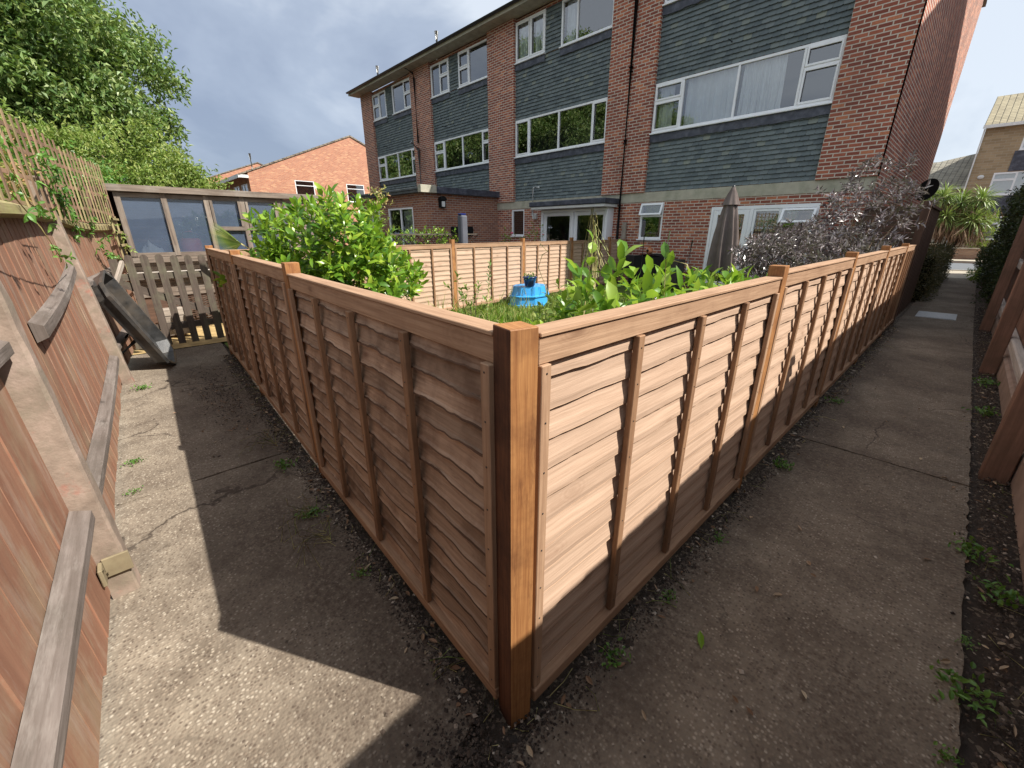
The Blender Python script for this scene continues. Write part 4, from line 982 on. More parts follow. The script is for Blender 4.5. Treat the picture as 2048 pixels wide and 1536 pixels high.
mb = MB(); mb.box((-13.019, EY+.345, 2.70), (-12.85, FY-.05, 2.90), bev=.006); mb.build('verge_felt', M['lead'], h3)
window(h3, -17.5, -16.35, .2, 2.30, EY, [-17.0], [(-16.98, -16.39, None)], sill=False); window(h3, -15.65, -13.88, .9, 2.29, EY+.01, [-14.75], [])
mb = MB()
for k in range(9):
    x = -14.68+k*.08; mb.box((x, EY+.10, .95), (x+.045, EY+.105, 2.2))
mb.build('vertical_blind', M['curtain'], h3)
# drainpipes
def drainpipe(parent, x, z0, z1, mat, y=FY-.16, split=None):
    mb = MB(); mb.tube([(x, y, z0), (x, y, z1-.35), (x, y-.03, z1-.25), (x, y-.36, z1)], .055, 10)
    for z in np.arange(z0+.3, z1-.3, 1.7): mb.tube([(x, y, z), (x, y, z+.10)], .070, 10)
    mb.build('drainpipe', M[mat], parent)
drainpipe(h1, -7.47, .1, 8.05, 'black'); drainpipe(h4, -18.2, 2.9, 5.2, 'grey_pipe'); 
mb = MB(); mb.tube([(-18.2, FY-.16, 5.2), (-18.2, FY-.16, 7.6), (-18.2, FY-.2, 7.8), (-18.5, FY-.5, 8.05)], .042, 10); mb.build('upper_drainpipe', M['black'], h4)
# overflow pipes
for hh, x, z in ((h1, -4.95, 5.55), (h2, -10.9, 5.6), (h3, -16.2, 5.55), (h4, -21.3, 5.45)):
    mb = MB(); mb.tube([(x, FY-.01, z), (x, FY-.22, z-.01)], .016, 6); mb.build('overflow_pipe', M['black'], hh)
for hh, x in ((h3, -18.6+.9), (h4, -23.3)):
    mb = MB(); mb.tube([(x-.9, 13.0, 8.6), (x-.9, 13.0, 9.75)], .09, 10); mb.build('flue_pipe', M['metal'], hh)
# satellite dish on the end wall
sdh = thing('satellite_dish', 'dark satellite dish on the end wall of the near terrace house', 'satellite dish', (-1.4, 17.8, 2.65))
mb = MB(); Md = Matrix.Translation((-1.33, 17.9, 2.62)) @ Matrix.Rotation(R(-25), 4, 'Z') @ Matrix.Rotation(R(75), 4, 'X')
rows = [[Md @ Vector((r*math.cos(a), 1.15*r*math.sin(a), .28*r*r)) for a in np.linspace(0, 2*math.pi, 25)[:-1]] for r in (.001, .08, .15, .22, .27)]
mb.grid(rows, None, 0, True, True); mb.build('reflector', M['blackmatte'], sdh)
mb = MB(); mb.tube([(-1.65, 17.9, 2.5), (-1.3, 17.9, 2.5), (-1.2, 17.9, 2.6)], .02); mb.tube([(-1.2, 17.9, 2.5), (-1.05, 17.5, 2.45)], .012); mb.build('arm', M['darkmetal'], sdh)

# ---- things around the extension wall
bb = thing('bird_box', 'black bird box with a white front high on the extension side wall', 'bird box', (-13.0, 8.95, 2.4))
mb = MB(); mb.box((-13.045, 8.84, 2.26), (-12.90, 9.06, 2.52), bev=.01); rows = [[(xx, 8.82+.26*(.5-.5*math.cos(a)), 2.50+.12*math.sin(a)) for a in np.linspace(0, math.pi, 8)] for xx in (-13.045, -12.86)]
mb.grid(rows); mb.face(rows[1]); mb.build('body', M['blackmatte'], bb)
mb = MB(); mb.box((-12.899, 8.88, 2.29), (-12.885, 9.01, 2.46)); mb.build('front', M['white_paint'], bb)
pl = MB(); rr = random.Random(4)
pts = [(-12.98, 9.15), ] 
pl.box((-13.045, 9.30, 1.42), (-12.92, 10.25, 1.62), bev=.015)
for k in range(9): pl.box((-13.04, 9.31+k*.104, 1.60), (-12.925, 9.40+k*.104, 1.645+.02*rr.random()), bev=.01)
for y in (9.36, 10.1): pl.box((-13.04, y, 1.33), (-12.95, y+.07, 1.43), bev=.01)
tag(pl.build('wall_shelf', M['blackmatte']), 'black scalloped trough hanging on the extension side wall', 'planter')
cv = thing('covered_post', 'tall slim object under a grey and navy cover behind the dividing fence', 'cover', (-9.4, 7.1, 0))
mb = MB(); mb.box((-9.5, 6.99, .1), (-9.3, 7.2, 1.88), bev=.03); mb.build('fabric', M['cover'], cv); mb = MB(); mb.box((-9.47, 7.0, 1.885), (-9.33, 7.17, 1.93), bev=.01); mb.build('cap', M['navy'], cv)

# ================================================================== GARDEN OBJECTS
# parasol
px_, py_ = -3.40, 9.0
um = thing('parasol', 'closed taupe parasol standing in the garden', 'parasol', (px_, py_, 0))
mb = MB(); mb.tube([(px_, py_, .0), (px_, py_, 2.24)], .019, 10); mb.build('pole', M['darkmetal'], um)
mb = MB(); mb.lathe([(0, 2.31), (.022, 2.30), (.03, 2.27), (.03, 2.24), (0, 2.24)], (px_, py_, 0)); mb.build('finial', M['darkmetal'], um)
def folds(zs, rs, nf, seed, amp):
    rr = random.Random(seed); ph = [rr.uniform(-.25, .25) for _ in range(nf*2)]; rows = []
    for z, r in zip(zs, rs):
        row = []
        for k in range(nf*6):
            a = k/(nf*6)*2*math.pi; q = math.cos(a*nf+ph[int(a/(2*math.pi)*nf)])
            rad = r*(1+amp*q*min(1, (2.3-z)*1.2)); row.append((px_+rad*math.cos(a+.25*(2.3-z)), py_+rad*math.sin(a+.25*(2.3-z)), z+(.03*q if z < .8 else 0)))
        rows.append(row)
    return rows
mb = MB(); mb.grid(folds([2.25, 2.1, 1.95, 1.7, 1.4, 1.1, .85, .74], [.03, .075, .11, .145, .175, .20, .215, .205], 7, 3, .34), None, 0, True, True); mb.build('canopy', M['umbrella'], um)
mb = MB(); mb.grid(folds([2.27, 2.15, 2.02, 1.96], [.03, .09, .135, .155], 8, 5, .16), None, 0, True, True); mb.build('top_cap', M['umbrella'], um)
# blue box and pot
bx = thing('blue_plastic_box', 'upturned bright blue plastic sandpit box on the grass', 'plastic box', (-6.25, 6.45, 0))
def ngon_prism(mb, cx, cy, prof, n=8, rot=.3, sx=1, sy=1):
    rows = [[(cx+r*sx*math.cos(rot+k/n*2*math.pi), cy+r*sy*math.sin(rot+k/n*2*math.pi), z) for k in range(n)] for r, z in prof]
    mb.grid(rows, None, 0, False, True); mb.face(rows[-1])
mb = MB(); ngon_prism(mb, -6.22, 6.40, [(.50, .02), (.50, .06), (.455, .07), (.44, .21), (.47, .215), (.47, .235), (.42, .25), (.38, .42)], 8, .39, .82, 1.05); mb.build('base', M['blue'], bx)
mb = MB()
for k in range(14):
    a = .39+k/14*2*math.pi; c_, s_ = math.cos(a), math.sin(a)
    mb.tube([(-6.22+.425*.82*c_, 6.40+.425*1.05*s_, .26), (-6.22+.385*.82*c_, 6.40+.385*1.05*s_, .415), (-6.22+.26*.82*c_, 6.40+.26*1.05*s_, .422)], .007, 5)
mb.build('ribs', M['blue'], bx)
pt_ = thing('plant_pot', 'small glazed navy pot standing on the blue box', 'plant pot', (-6.05, 6.25, .42))
mb = MB(); mb.lathe([(0, 0), (.085, 0), (.10, .02), (.135, .17), (.15, .175), (.15, .20), (.13, .20), (.12, .165), (0, .16)], (-6.05, 6.22, .424)); mb.build('bowl', M['navy'], pt_)
nr = np.random.default_rng(3)
def scatter_tuft(c, r, n, L, W, mat, name, parent, up=1.0, full=False, rng=nr, squash=.5):
    P = np.array(c)+rng.normal(size=(n, 3))*np.array([r, r, r*squash])*.5; D = rand_dirs(rng, n)+np.array([0, 0, up]); Nn = rand_dirs(rng, n)+np.array([0, 0, .6])
    V, F = leaf_arrays(P, D, Nn, rng.uniform(.7, 1.2, n)*L, rng.uniform(.7, 1.2, n)*W, full)
    return np_obj(name, V, F, M[mat], parent)
scatter_tuft((-6.05, 6.22, .61), .16, 60, .05, .03, 'weed', 'plant', pt_)
# barbecue, chiminea and bench by the wall
bq = thing('covered_barbecue', 'dark barbecue with a sagging cover against the house wall', 'barbecue', (-5.9, 10.9, 0))
mb = MB(); rr = random.Random(6); f1 = waves(rr, 4, 5)
P = [[(-5.9+(-.42+.84*i/12)*(1+.05*f1(j)), 10.9+(-.3+.6*j/8), .86+.05*math.sin(math.pi*i/12)+.012*f1(i*.9+j)) for i in range(13)] for j in range(9)]
mb.grid(P); 
for side in (0, 1):
    P = [[(-5.9+(-.42+.84*i/12), 10.9+(-.3 if side == 0 else .3), .86-.75*k/4) for i in range(13)] for k in range(5)]; mb.grid(P)
for side in (-1, 1):
    P = [[(-5.9+side*.42, 10.9+(-.3+.6*i/6), .86-.75*k/4) for i in range(7)] for k in range(5)]; mb.grid(P)
mb.build('cover', M['blackmatte'], bq)
mb = MB(); mb.box((-5.5, 10.75, .1), (-5.1, 11.1, .80), bev=.02); mb.build('side_table', M['darkmetal'], bq)
ch = thing('terracotta_ornament', 'small orange terracotta ornament on top of the covered barbecue', 'ornament', (-6.0, 10.9, .93))
mb = MB(); mb.lathe([(0, 0), (.07, 0), (.095, .05), (.09, .10), (.04, .14), (.035, .2), (.05, .21)], (-6.0, 10.8, .92), 14); mb.build('body', M['terracotta'], ch)
mb = MB(); mb.lathe([(0, 0), (.035, 0), (.035, .004), (0, .004)], (0, 0, 0), 12); mb.v = [(-6.0+.0+v[0], 10.8-.098-v[2], 1.0+v[1]) for v in mb.v]; mb.build('mouth', M['blackmatte'], ch)
gb = thing('garden_bench', 'low dark garden bench in the shade below the kitchen window', 'bench', (-7.0, 10.8, 0))
mb = MB(); mb.box((-6.95, 10.6, .40), (-6.4, 11.1, .46), bev=.01); mb.box((-6.95, 11.05, .46), (-6.4, 11.1, .85), bev=.01); mb.build('seat', M['darkmetal'], gb)
for xx in (-6.92, -6.46):
    mb = MB(); mb.box((xx, 10.62, 0), (xx+.05, 10.67, .40)); mb.build('leg', M['darkmetal'], gb)
mb = MB(); mb.tube([(-4.95, 10.9, .55), (-4.9, 10.9, 1.28)], .02, 8); tag(mb.build('white_pole', M['white_paint']), 'short white pole leaning left of the parasol', 'pole')
mb = MB(); mb.box((-7.34, FY-.14, 0), (-7.22, FY-.08, 1.75), grain=2); tag(mb.build('timber_plank', M['greywood']), 'upright wooden plank beside the black drainpipe', 'timber')
# canes with dry stalks
cn = thing('bean_canes', 'bundle of canes with yellow dry stalks hanging from the top', 'plant support', (-4.0, 5.45, 0))
mb = MB(); rr = random.Random(12)
for k in range(5):
    a = k/5*6.28; mb.tube([(-4.0+.12*math.cos(a), 5.45+.12*math.sin(a), 0), (-4.0+.03*math.cos(a), 5.45+.03*math.sin(a), 1.74+.02*k)], .007, 5)
mb.build('canes', M['greywood'], cn)
mb = MB()
for k in range(46):
    a = rr.uniform(0, 6.28); r = rr.uniform(.02, .06); z0 = rr.uniform(1.3, 1.72); out_ = rr.uniform(.02, .12) if k < 36 else rr.uniform(.2, .42); az = a if k < 36 else rr.uniform(-.9, .6)
    L = rr.uniform(.5, .9) if k < 36 else rr.uniform(.3, .6)
    pts = [(-4.0+r*math.cos(a)+out_*math.cos(az)*q**1.5, 5.45+r*math.sin(a)+out_*math.sin(az)*q**1.5, z0+.02-L*q*q*.9-.1*q) for q in np.linspace(0, 1, 6)]
    mb.tube(pts, rr.uniform(.003, .006), 4)
mb.build('dry_stalks', M['straw'], cn)
mb = MB(); mb.tube([(-4.35, 7.6, 0), (-4.42, 7.7, 1.42)], .010, 6); tag(mb.build('metal_rod', M['darkmetal']), 'dark thin rod just right of the bean canes', 'garden stake')
mb = MB(); mb.tube([(-4.0, 7.6, 0), (-3.93, 7.75, 1.50)], .010, 6); tag(mb.build('metal_rod', M['metal']), 'pale thin rod leaning right of the dark rod', 'garden stake')

# ================================================================== PLANTS
def bush(name, label, cat, c, r, n_sh, nl, L, W, mat, seed, up=.5, full=True, group=None, base=None, inner=.35, stems=True, shape=1.0, clip=None, zmin=None, droop=.2, part='foliage', fold=.25, stemcol='bark', lump=.12):
    rng = np.random.default_rng(seed); c = np.array(c, float); r = np.array(r, float)
    t = thing(name, label, cat, tuple(base) if base is not None else (c[0], c[1], 0), 0, group)
    d = rand_dirs(rng, n_sh); rad = (inner+(1-inner)*rng.random(n_sh)**.45)
    lum = 1+lump*np.sin(d[:, 0]*5+seed)*np.cos(d[:, 1]*4+seed*2)+lump*np.sin(d[:, 2]*7+seed)
    T = c + d*r*rad[:, None]*lum[:, None]
    if zmin is not None: T = T[T[:, 2] > zmin]
    if clip is not None: T = T[clip(T)]
    ns = len(T)
    od = (T-c)/r; od /= np.linalg.norm(od, axis=1, keepdims=True)+1e-6
    ax = od*.8+np.array([0, 0, up])+rng.normal(size=(ns, 3))*.25; ax /= np.linalg.norm(ax, axis=1, keepdims=True)
    P = np.repeat(T, nl, 0); AX = np.repeat(ax, nl, 0)
    k = np.tile(np.arange(nl), ns); ang = k*2.4+np.repeat(rng.random(ns)*6.28, nl)
    s1 = np.cross(AX, rand_dirs(rng, 1)[0]); s1 /= np.linalg.norm(s1, axis=1, keepdims=True)+1e-6; s2 = np.cross(AX, s1)
    side = s1*np.cos(ang)[:, None]+s2*np.sin(ang)[:, None]
    f = (k/max(1, nl-1))[:, None]
    P = P + AX*L*(f-.5)*1.1
    D = side*(1.15-f*.6)+AX*(.25+f*1.1)+rng.normal(size=P.shape)*.18
    Nn = AX+rng.normal(size=P.shape)*.2
    V, F = leaf_arrays(P, D, Nn, rng.uniform(.5, 1.2, len(P))*L, rng.uniform(.6, 1.2, len(P))*W, full, droop, fold)
    np_obj(part, V, F, M[mat], t, smooth=full)
    if stems:
        mb = MB(); rr = random.Random(seed); b = Vector(base if base is not None else (c[0], c[1], 0))
        for q in rng.choice(ns, min(ns, 26), replace=False):
            e_ = Vector(T[q]); m_ = b.lerp(e_, .5)+Vector((rr.uniform(-.1, .1), rr.uniform(-.1, .1), .12))*float(r.mean())
            m_.z = max(m_.z, b.z+.05)
            mb.tube([b+Vector((rr.uniform(-.06, .06), rr.uniform(-.06, .06), 0))*float(r.mean()), m_, e_], [.014*float(r.mean()), .009*float(r.mean()), .004*float(r.mean())], 5)
        mb.build('stems', M[stemcol], t)
    return t
bush('laurel_bush', 'big bright green cherry laurel bush behind the left-hand low fence', 'bush', (-5.25, 1.98, .95), (.98, .92, .80), 760, 9, .135, .058, 'laurel', 21, up=.7, base=(-5.25, 2.0, 0), inner=.45)
# laurel saplings behind the right-hand fence
for i, (x, y, z, rx, rz, n, L) in enumerate([(-1.35, 2.02, 1.16, .22, .20, 16, .145), (-1.45, 2.75, 1.08, .30, .20, 22, .13), (-1.35, 3.45, 1.05, .28, .20, 20, .125), (-1.62, 2.1, .95, .2, .22, 14, .11), (-1.25, 4.1, .96, .26, .2, 20, .12), (-1.8, 3.1, .84, .3, .26, 22, .11), (-1.25, 1.45, .98, .16, .2, 12, .10)]):
    bush('laurel_sapling', ['laurel sapling with the broadest pale leaves, just right of the corner post', 'laurel sapling in the middle of the row behind the right-hand fence', 'laurel sapling below the kitchen window behind the right-hand fence',
                            'laurel sapling under the bean canes', 'laurel sapling closest to the parasol', 'low leafy laurel sapling farther into the garden', 'smallest laurel sapling nearest the corner post'][i], 'bush',
         (x, y, z-.05), (rx, rx, rz), n, 7, L, L*.46, 'laurel2', 40+i, up=1.2, base=(x, y, 0), inner=.1, group='young laurels behind the right-hand fence', lump=.05)
# two tall upright shoots
def shoot(label, base, top, mat='laurel2', seed=1, L=.11, n=9, W=.5, grp='tall single shoots rising above the saplings'):
    rng = np.random.default_rng(seed); t = thing('tall_shoot', label, 'plant', base, 0, grp)
    b = Vector(base); e_ = Vector(top); m_ = b.lerp(e_, .6)+Vector((.03, -.02, 0)); mb = MB(); mb.tube([b, m_, e_], [.007, .005, .003], 5); mb.build('stem', M['straw'], t)
    f = np.linspace(.62, 1.0, n); P = np.array([np.array(b)*(1-q)+np.array(e_)*q for q in f]); a = np.arange(n)*2.4
    D = np.stack([np.cos(a), np.sin(a), .7+f], 1); D[-2:, 2] += 1.2; Nn = np.tile([0, 0, 1.], (n, 1))+rng.normal(size=(n, 3))*.3
    V, F = leaf_arrays(P, D, Nn, np.full(n, L), np.full(n, L*W), True); np_obj('leaves', V, F, M[mat], t)
shoot('tall bean shoot with rounded leaves in front of the canes', (-1.75, 2.2, .1), (-1.62, 2.22, 1.42), seed=3, L=.085, n=8, W=.8)
shoot('upright laurel shoot standing clear above the fence, in front of the barbecue', (-1.15, 2.35, .1), (-1.20, 2.36, 1.33), seed=5, L=.11, n=10, W=.5)
# curled dead stems
for i, (pts, lab) in enumerate([([(-2.6, 3.0, .6), (-2.75, 3.05, .98), (-2.9, 3.1, 1.15), (-2.85, 3.1, 1.27), (-2.8, 3.12, 1.30), (-2.9, 3.12, 1.37)], 'thin curly dry tendril left of the bean canes'),
                                ([(-1.9, 3.6, .7), (-1.95, 3.7, 1.12), (-1.85, 3.8, 1.23), (-1.75, 3.85, 1.20), (-1.68, 3.9, 1.05)], 'bent dry stalk arching above the saplings')]):
    mb = MB(); mb.tube(pts, .005, 5); tag(mb.build('dry_stem', M['straw']), lab, 'plant')
# leafy weeds in the open lawn area
bush('garden_plant', 'bushy reddish green shrub left of the laurel saplings, in front of the blue box', 'plant', (-1.95, 2.5, .84), (.27, .27, .34), 70, 7, .065, .034, 'shrub', 71, base=(-1.95, 2.5, 0), inner=.2)
bush('garden_plant', 'dark leafy plant low behind the top of the corner post', 'plant', (-1.6, 1.55, .74), (.25, .25, .28), 46, 6, .06, .034, 'laurel', 72, base=(-1.6, 1.55, 0), inner=.2)
bush('garden_plant', 'loose leafy plant in front of the dividing fence', 'plant', (-4.6, 3.6, .52), (.42, .30, .42), 26, 6, .085, .035, 'shrub', 73, base=(-4.6, 3.6, 0), inner=.1)
shoot('feathery upright willow-like shoot in front of the middle dividing panel', (-4.45, 3.7, 0), (-4.4, 3.75, 1.08), mat='weed', seed=8, L=.07, n=22, W=.3, grp='tall shoots in the lawn')
bush('garden_plant', 'light green shrub at the foot of the parasol', 'plant', (-3.0, 8.4, .55), (.25, .25, .35), 50, 6, .06, .03, 'shrub', 74, base=(-3.0, 8.4, 0), inner=.2)
# grass
rng = np.random.default_rng(7); n = 26000
gx = rng.uniform(-6.8, -1.0, n); gy = rng.uniform(1.2, 8.8, n); P = np.stack([gx, gy, np.full(n, .01)], 1)
D = rng.normal(size=(n, 3))*.35; D[:, 2] = 1
V, F = leaf_arrays(P, D, rand_dirs(rng, n), rng.uniform(.05, .14, n), rng.uniform(.005, .009, n), False, .3)
tag(np_obj('grass', V, F, M['grass']), 'rough green garden grass', 'grass', kind='stuff')
n = 300; gx = rng.uniform(-5.9, -2.4, n); gy = gx*-.4+rng.uniform(.8, 3.4, n); P = np.stack([gx, gy, np.full(n, .01)], 1)
D = rng.normal(size=(n, 3))*.28; D[:, 2] = 1
V, F = leaf_arrays(P, D, rand_dirs(rng, n), rng.uniform(.25, .70, n), rng.uniform(.008, .015, n), True, .35)
tag(np_obj('tall_grass', V, F, M['grass']), 'long arching yellow-green grass blades', 'grass', kind='stuff')
# purple elder
bush('elder_shrub', 'large dark purple lacy-leaved elder behind the right-hand fence', 'shrub', (-1.75, 7.8, 1.02), (.92, 1.45, .62), 760, 13, .095, .021, 'elder', 81, up=.2, base=(-1.7, 7.6, 0), inner=.3, full=False, droop=.35)
bush('elder_shrub', 'taller silvery purple crown of the elder against the brick pier', 'shrub', (-1.25, 8.75, 1.75), (.70, .80, .74), 170, 12, .095, .021, 'elder', 82, up=.3, base=(-1.4, 8.6, 0), inner=.15, full=False, droop=.35)
# climbers and plants of the neighbour
bush('climbing_plant', 'green climber on the far side of the dividing fence, below the extension windows', 'plant', (-9.9, 6.3, 1.18), (.4, 1.15, .42), 150, 7, .075, .04, 'laurel', 91, base=(-9.9, 6.3, 0), inner=.2)
bush('climbing_plant', 'slender green climber in front of the left extension window', 'plant', (-10.1, 5.1, 1.35), (.2, .3, .6), 60, 6, .07, .04, 'shrub', 92, base=(-10.1, 5.1, 0), inner=.1)
for i, (x, y, z) in enumerate([(-9.3, 8.6, 1.30), (-9.0, 9.5, 1.35)]):
    rb = bush('rose_bush', ['small rose bush with one pink bloom behind the dividing fence', 'taller sprawling rose bush behind the dividing fence, beside the wall'][i], 'rose', (x, y, z-.1), (.3, .42, .33 if i == 0 else .45), 24 if i == 0 else 46, 6, .06, .035, 'shrub', 95+i, base=(x, y, 0), inner=.2)
    mb = MB()
    for (dx, dy, dz, rr_) in ([(.1, .1, .14, .055)] if i == 0 else [(0, -.3, .1, .04), (0, .3, .05, .035), (.1, .0, .2, .03)]):
        for q in range(3): mb.lathe([(0, -rr_*.5), (rr_*(.5+.2*q), -rr_*.3+q*.008), (rr_*(.6+.2*q), rr_*.4-q*.01), (rr_*.3, rr_*.5)], (x+dx, y+dy, z+dz), 8)
    mb.build('bloom', M['pink'], rb)
lat = thing('lattice_panel', 'brown diamond lattice showing above the dividing fence', 'trellis', (-9.6, 6, 0))
mb = MB()
for k in range(16):
    y0 = 5.0+k*.16; mb.tube([(-9.6, y0, 1.05), (-9.6, y0+.35, 1.40)], .010, 4); mb.tube([(-9.615, y0+.35, 1.05), (-9.615, y0, 1.40)], .010, 4)
mb.box((-9.63, 5, 1.40), (-9.585, 7.75, 1.43)); mb.build('laths', M['gatewood'], lat)
# palm fan sticking out over the left-hand fence end
pf = thing('fan_palm', 'spiky fan palm frond behind the end of the left-hand fence', 'palm', (-6.5, 1.45, 0))
mb = MB(); mb.tube([(-6.2, 1.8, .7), (-6.5, 1.5, 1.2), (-6.72, 1.38, 1.33)], .01, 6); mb.build('stem', M['straw'], pf)
a = np.linspace(-.75, .95, 30); n = len(a); axis = Vector((-.55, -.75, .12)).normalized(); s_ = Vector((.45, -.3, .85)).normalized()
D = np.array([axis*math.cos(q)+s_*math.sin(q) for q in a]); P = np.tile([-6.60, 1.36, 1.33], (n, 1)); Nn = np.tile([.8, -.4, .3], (n, 1))
V, F = leaf_arrays(P, D, Nn, np.full(n, .38), np.full(n, .011), True, .06); np_obj('frond', V, F, M['shrub'], pf)
# small orange-leaved shoot above the laurel
bush('sapling', 'thin reddish sapling tip rising behind the top of the laurel', 'plant', (-6.35, 3.2, 1.88), (.2, .24, .30), 26, 7, .06, .022, 'acer', 99, base=(-6.35, 3.2, 0), inner=.1)

# ---- creeper on the left trellis
rng = np.random.default_rng(15)
def creeper(label, pts, n, L, seed, mat='weed'):
    t = thing('creeper', label, 'climbing plant', pts[0], 0, 'creepers on the left fence'); rr = random.Random(seed); rg = np.random.default_rng(seed)
    mb = MB(); mb.tube(pts, .0035, 4); mb.build('stem', M['straw'], t)
    A = np.array(pts); seg = rg.integers(0, len(A)-1, n); f = rg.random((n, 1)); P0 = A[seg]*(1-f)+A[seg+1]*f+rg.normal(size=(n, 3))*.03; P0[:, 1] += .02
    PP = np.repeat(P0, 5, 0); D = np.array([0, .5, -.4])+rg.normal(size=PP.shape)*.7; Nn = np.tile([.3, 1, .5], (len(PP), 1))+rg.normal(size=PP.shape)*.4
    V, F = leaf_arrays(PP, D, Nn, rg.uniform(.7, 1.2, len(PP))*L, rg.uniform(.7, 1.2, len(PP))*L*.42, True, .3); np_obj('leaves', V, F, M[mat], t)
creeper('creeper with grey-green leaves hanging over the nearest part of the trellis', [(-3.0, -.25, 1.95), (-3.3, -.22, 1.75), (-3.6, -.22, 1.62), (-4.2, -.20, 1.60)], 14, .045, 1)
creeper('creeper climbing beside the far concrete post', [(-5.2, -.2, 2.1), (-5.6, -.14, 1.95), (-5.9, -.18, 1.75), (-6.3, -.18, 1.6), (-6.5, -.18, 1.4)], 60, .06, 2)
creeper('creeper hanging down the last part of the left fence', [(-6.6, -.12, 2.2), (-6.9, -.08, 1.9), (-7.1, -.05, 1.6), (-7.0, .0, 1.3), (-7.3, .06, 1.15)], 60, .06, 3)
creeper('creeper covering the end of the trellis by the greenhouse', [(-7.6, .05, 2.25), (-7.9, .1, 2.0), (-8.1, .12, 1.8), (-8.2, .14, 1.6), (-8.3, .3, 1.2)], 70, .05, 4, 'shrub')
creeper('long thin creeper stem trailing across the near concrete post top', [(-2.6, -.2, 1.62), (-3.2, -.19, 1.50), (-4.0, -.2, 1.33), (-4.9, -.18, 1.30)], 7, .05, 5)

# ================================================================== TREES
def crown_tree(name, label, base, blobs, mat, seed, nclump, nleaf, L, W, trunk_r=.25, full=False, group=None, clump_r=.5):
    rng = np.random.default_rng(seed); t = thing(name, label, 'tree', base, 0, group)
    mb = MB(); rr = random.Random(seed); b = Vector(base)
    vol = np.array([r[0]*r[1]*r[2] for _, r in blobs])**.67; vol = vol/vol.sum(); CS = []
    for (c, r), v in zip(blobs, vol):
        k = max(6, int(nclump*v)); d = rand_dirs(rng, k); rad = .45+.55*rng.random(k)**.3
        CS.append(np.array(c)+d*np.array(r)*rad[:, None]*(1+.14*np.sin(d[:, :1]*6+seed)+.12*np.cos(d[:, 2:]*7)))
        top = Vector(c); mb.tube([b, b.lerp(top, .45)+Vector((rr.uniform(-.3, .3), rr.uniform(-.3, .3), .2)), top], [trunk_r, trunk_r*.6, trunk_r*.2], 8)
        for q in range(7):
            e_ = Vector(CS[-1][rng.integers(k)]); mb.tube([b.lerp(top, rr.uniform(.4, .9)), top.lerp(e_, .5), e_], [trunk_r*.3, trunk_r*.18, .02], 5)
    mb.build('trunk', M['bark'], t)
    C = np.concatenate(CS); kk = len(C); cr_ = clump_r*rng.uniform(.55, 1.3, kk)
    P = np.repeat(C, nleaf, 0)+np.clip(rng.normal(size=(kk*nleaf, 3)), -1.5, 1.5)*np.repeat(cr_, nleaf)[:, None]*np.array([.5, .5, .36])
    D = rng.normal(size=P.shape)+np.array([0, 0, -.25]); Nn = rng.normal(size=P.shape)*.6+np.array([.15, .1, 1.0])
    V, F = leaf_arrays(P, D, Nn, rng.uniform(.6, 1.2, len(P))*L, rng.uniform(.7, 1.2, len(P))*W, full, .2, .2)
    np_obj('crown', V, F, M[mat], t); return t
crown_tree('large_tree', 'large dense green tree filling the top left corner behind the fence', (-23.8, -6.4, 0),
           [((-23, -3.9, 7.4), (5.4, 6.6, 4.2)), ((-21.7, -2.2, 5.4), (3.8, 4.6, 2.8)), ((-21, -9.8, 7.1), (4.4, 5.6, 4)), ((-24.5, -5.0, 11.6), (4.0, 4.4, 2.6))], 'tree', 3, 2300, 150, .21, .095, .5, clump_r=.80)
crown_tree('bushy_tree', 'yellow-green feathery tree behind the greenhouse', (-15, .9, 0), [((-14.6, .85, 2.5), (1.6, 1.75, 1.1)), ((-14.5, -1.6, 2.6), (1.6, 1.6, 1.2))], 'shrub', 5, 430, 130, .12, .045, .12, clump_r=.42)
crown_tree('bushy_tree', 'mid-green rounded bush just above the greenhouse roof', (-12.5, -.4, 0), [((-12.2, -.6, 2.0), (1.1, 1.5, .72))], 'weed', 6, 110, 110, .09, .045, .08, clump_r=.35)
crown_tree('ornamental_tree', 'orange-tinged maple behind the left trellis', (-9.6, -1.7, 0), [((-9.6, -1.5, 2.25), (1.1, .9, .52))], 'acer', 8, 60, 60, .11, .035, .07, clump_r=.4)
crown_tree('ornamental_tree', 'bright green bush pressed behind the near trellis', (-5.8, -1.2, 0), [((-5.8, -1.15, 1.85), (1.8, .5, .42))], 'laurel2', 9, 60, 70, .09, .045, .06, clump_r=.3)
# trees behind the camera that the windows reflect
for i, (x, y, s_) in enumerate([(-26, -8, .95), (-32, -7.5, 1.1), (-38, -8, 1.2), (-46, -8, 1.25), (-55, -9, 1.3)]):
    crown_tree('garden_tree', ['first tree of the row along the back boundary, out of view', 'second tree of the row along the back boundary, out of view', 'third tree of the row along the back boundary, out of view', 'fourth tree of the row along the back boundary, out of view', 'last tree of the row along the back boundary, out of view'][i],
               (x, y, 0), [((x, y, 6.6*s_), (3.9*s_, 3.0*s_, 3.6*s_)), ((x+2.2, y+.8, 3.6*s_), (2.8*s_, 2.2*s_, 2.6*s_))], 'tree', 30+i, 190, 70, .48, .25, .3, clump_r=1.1, group='trees along the back boundary')

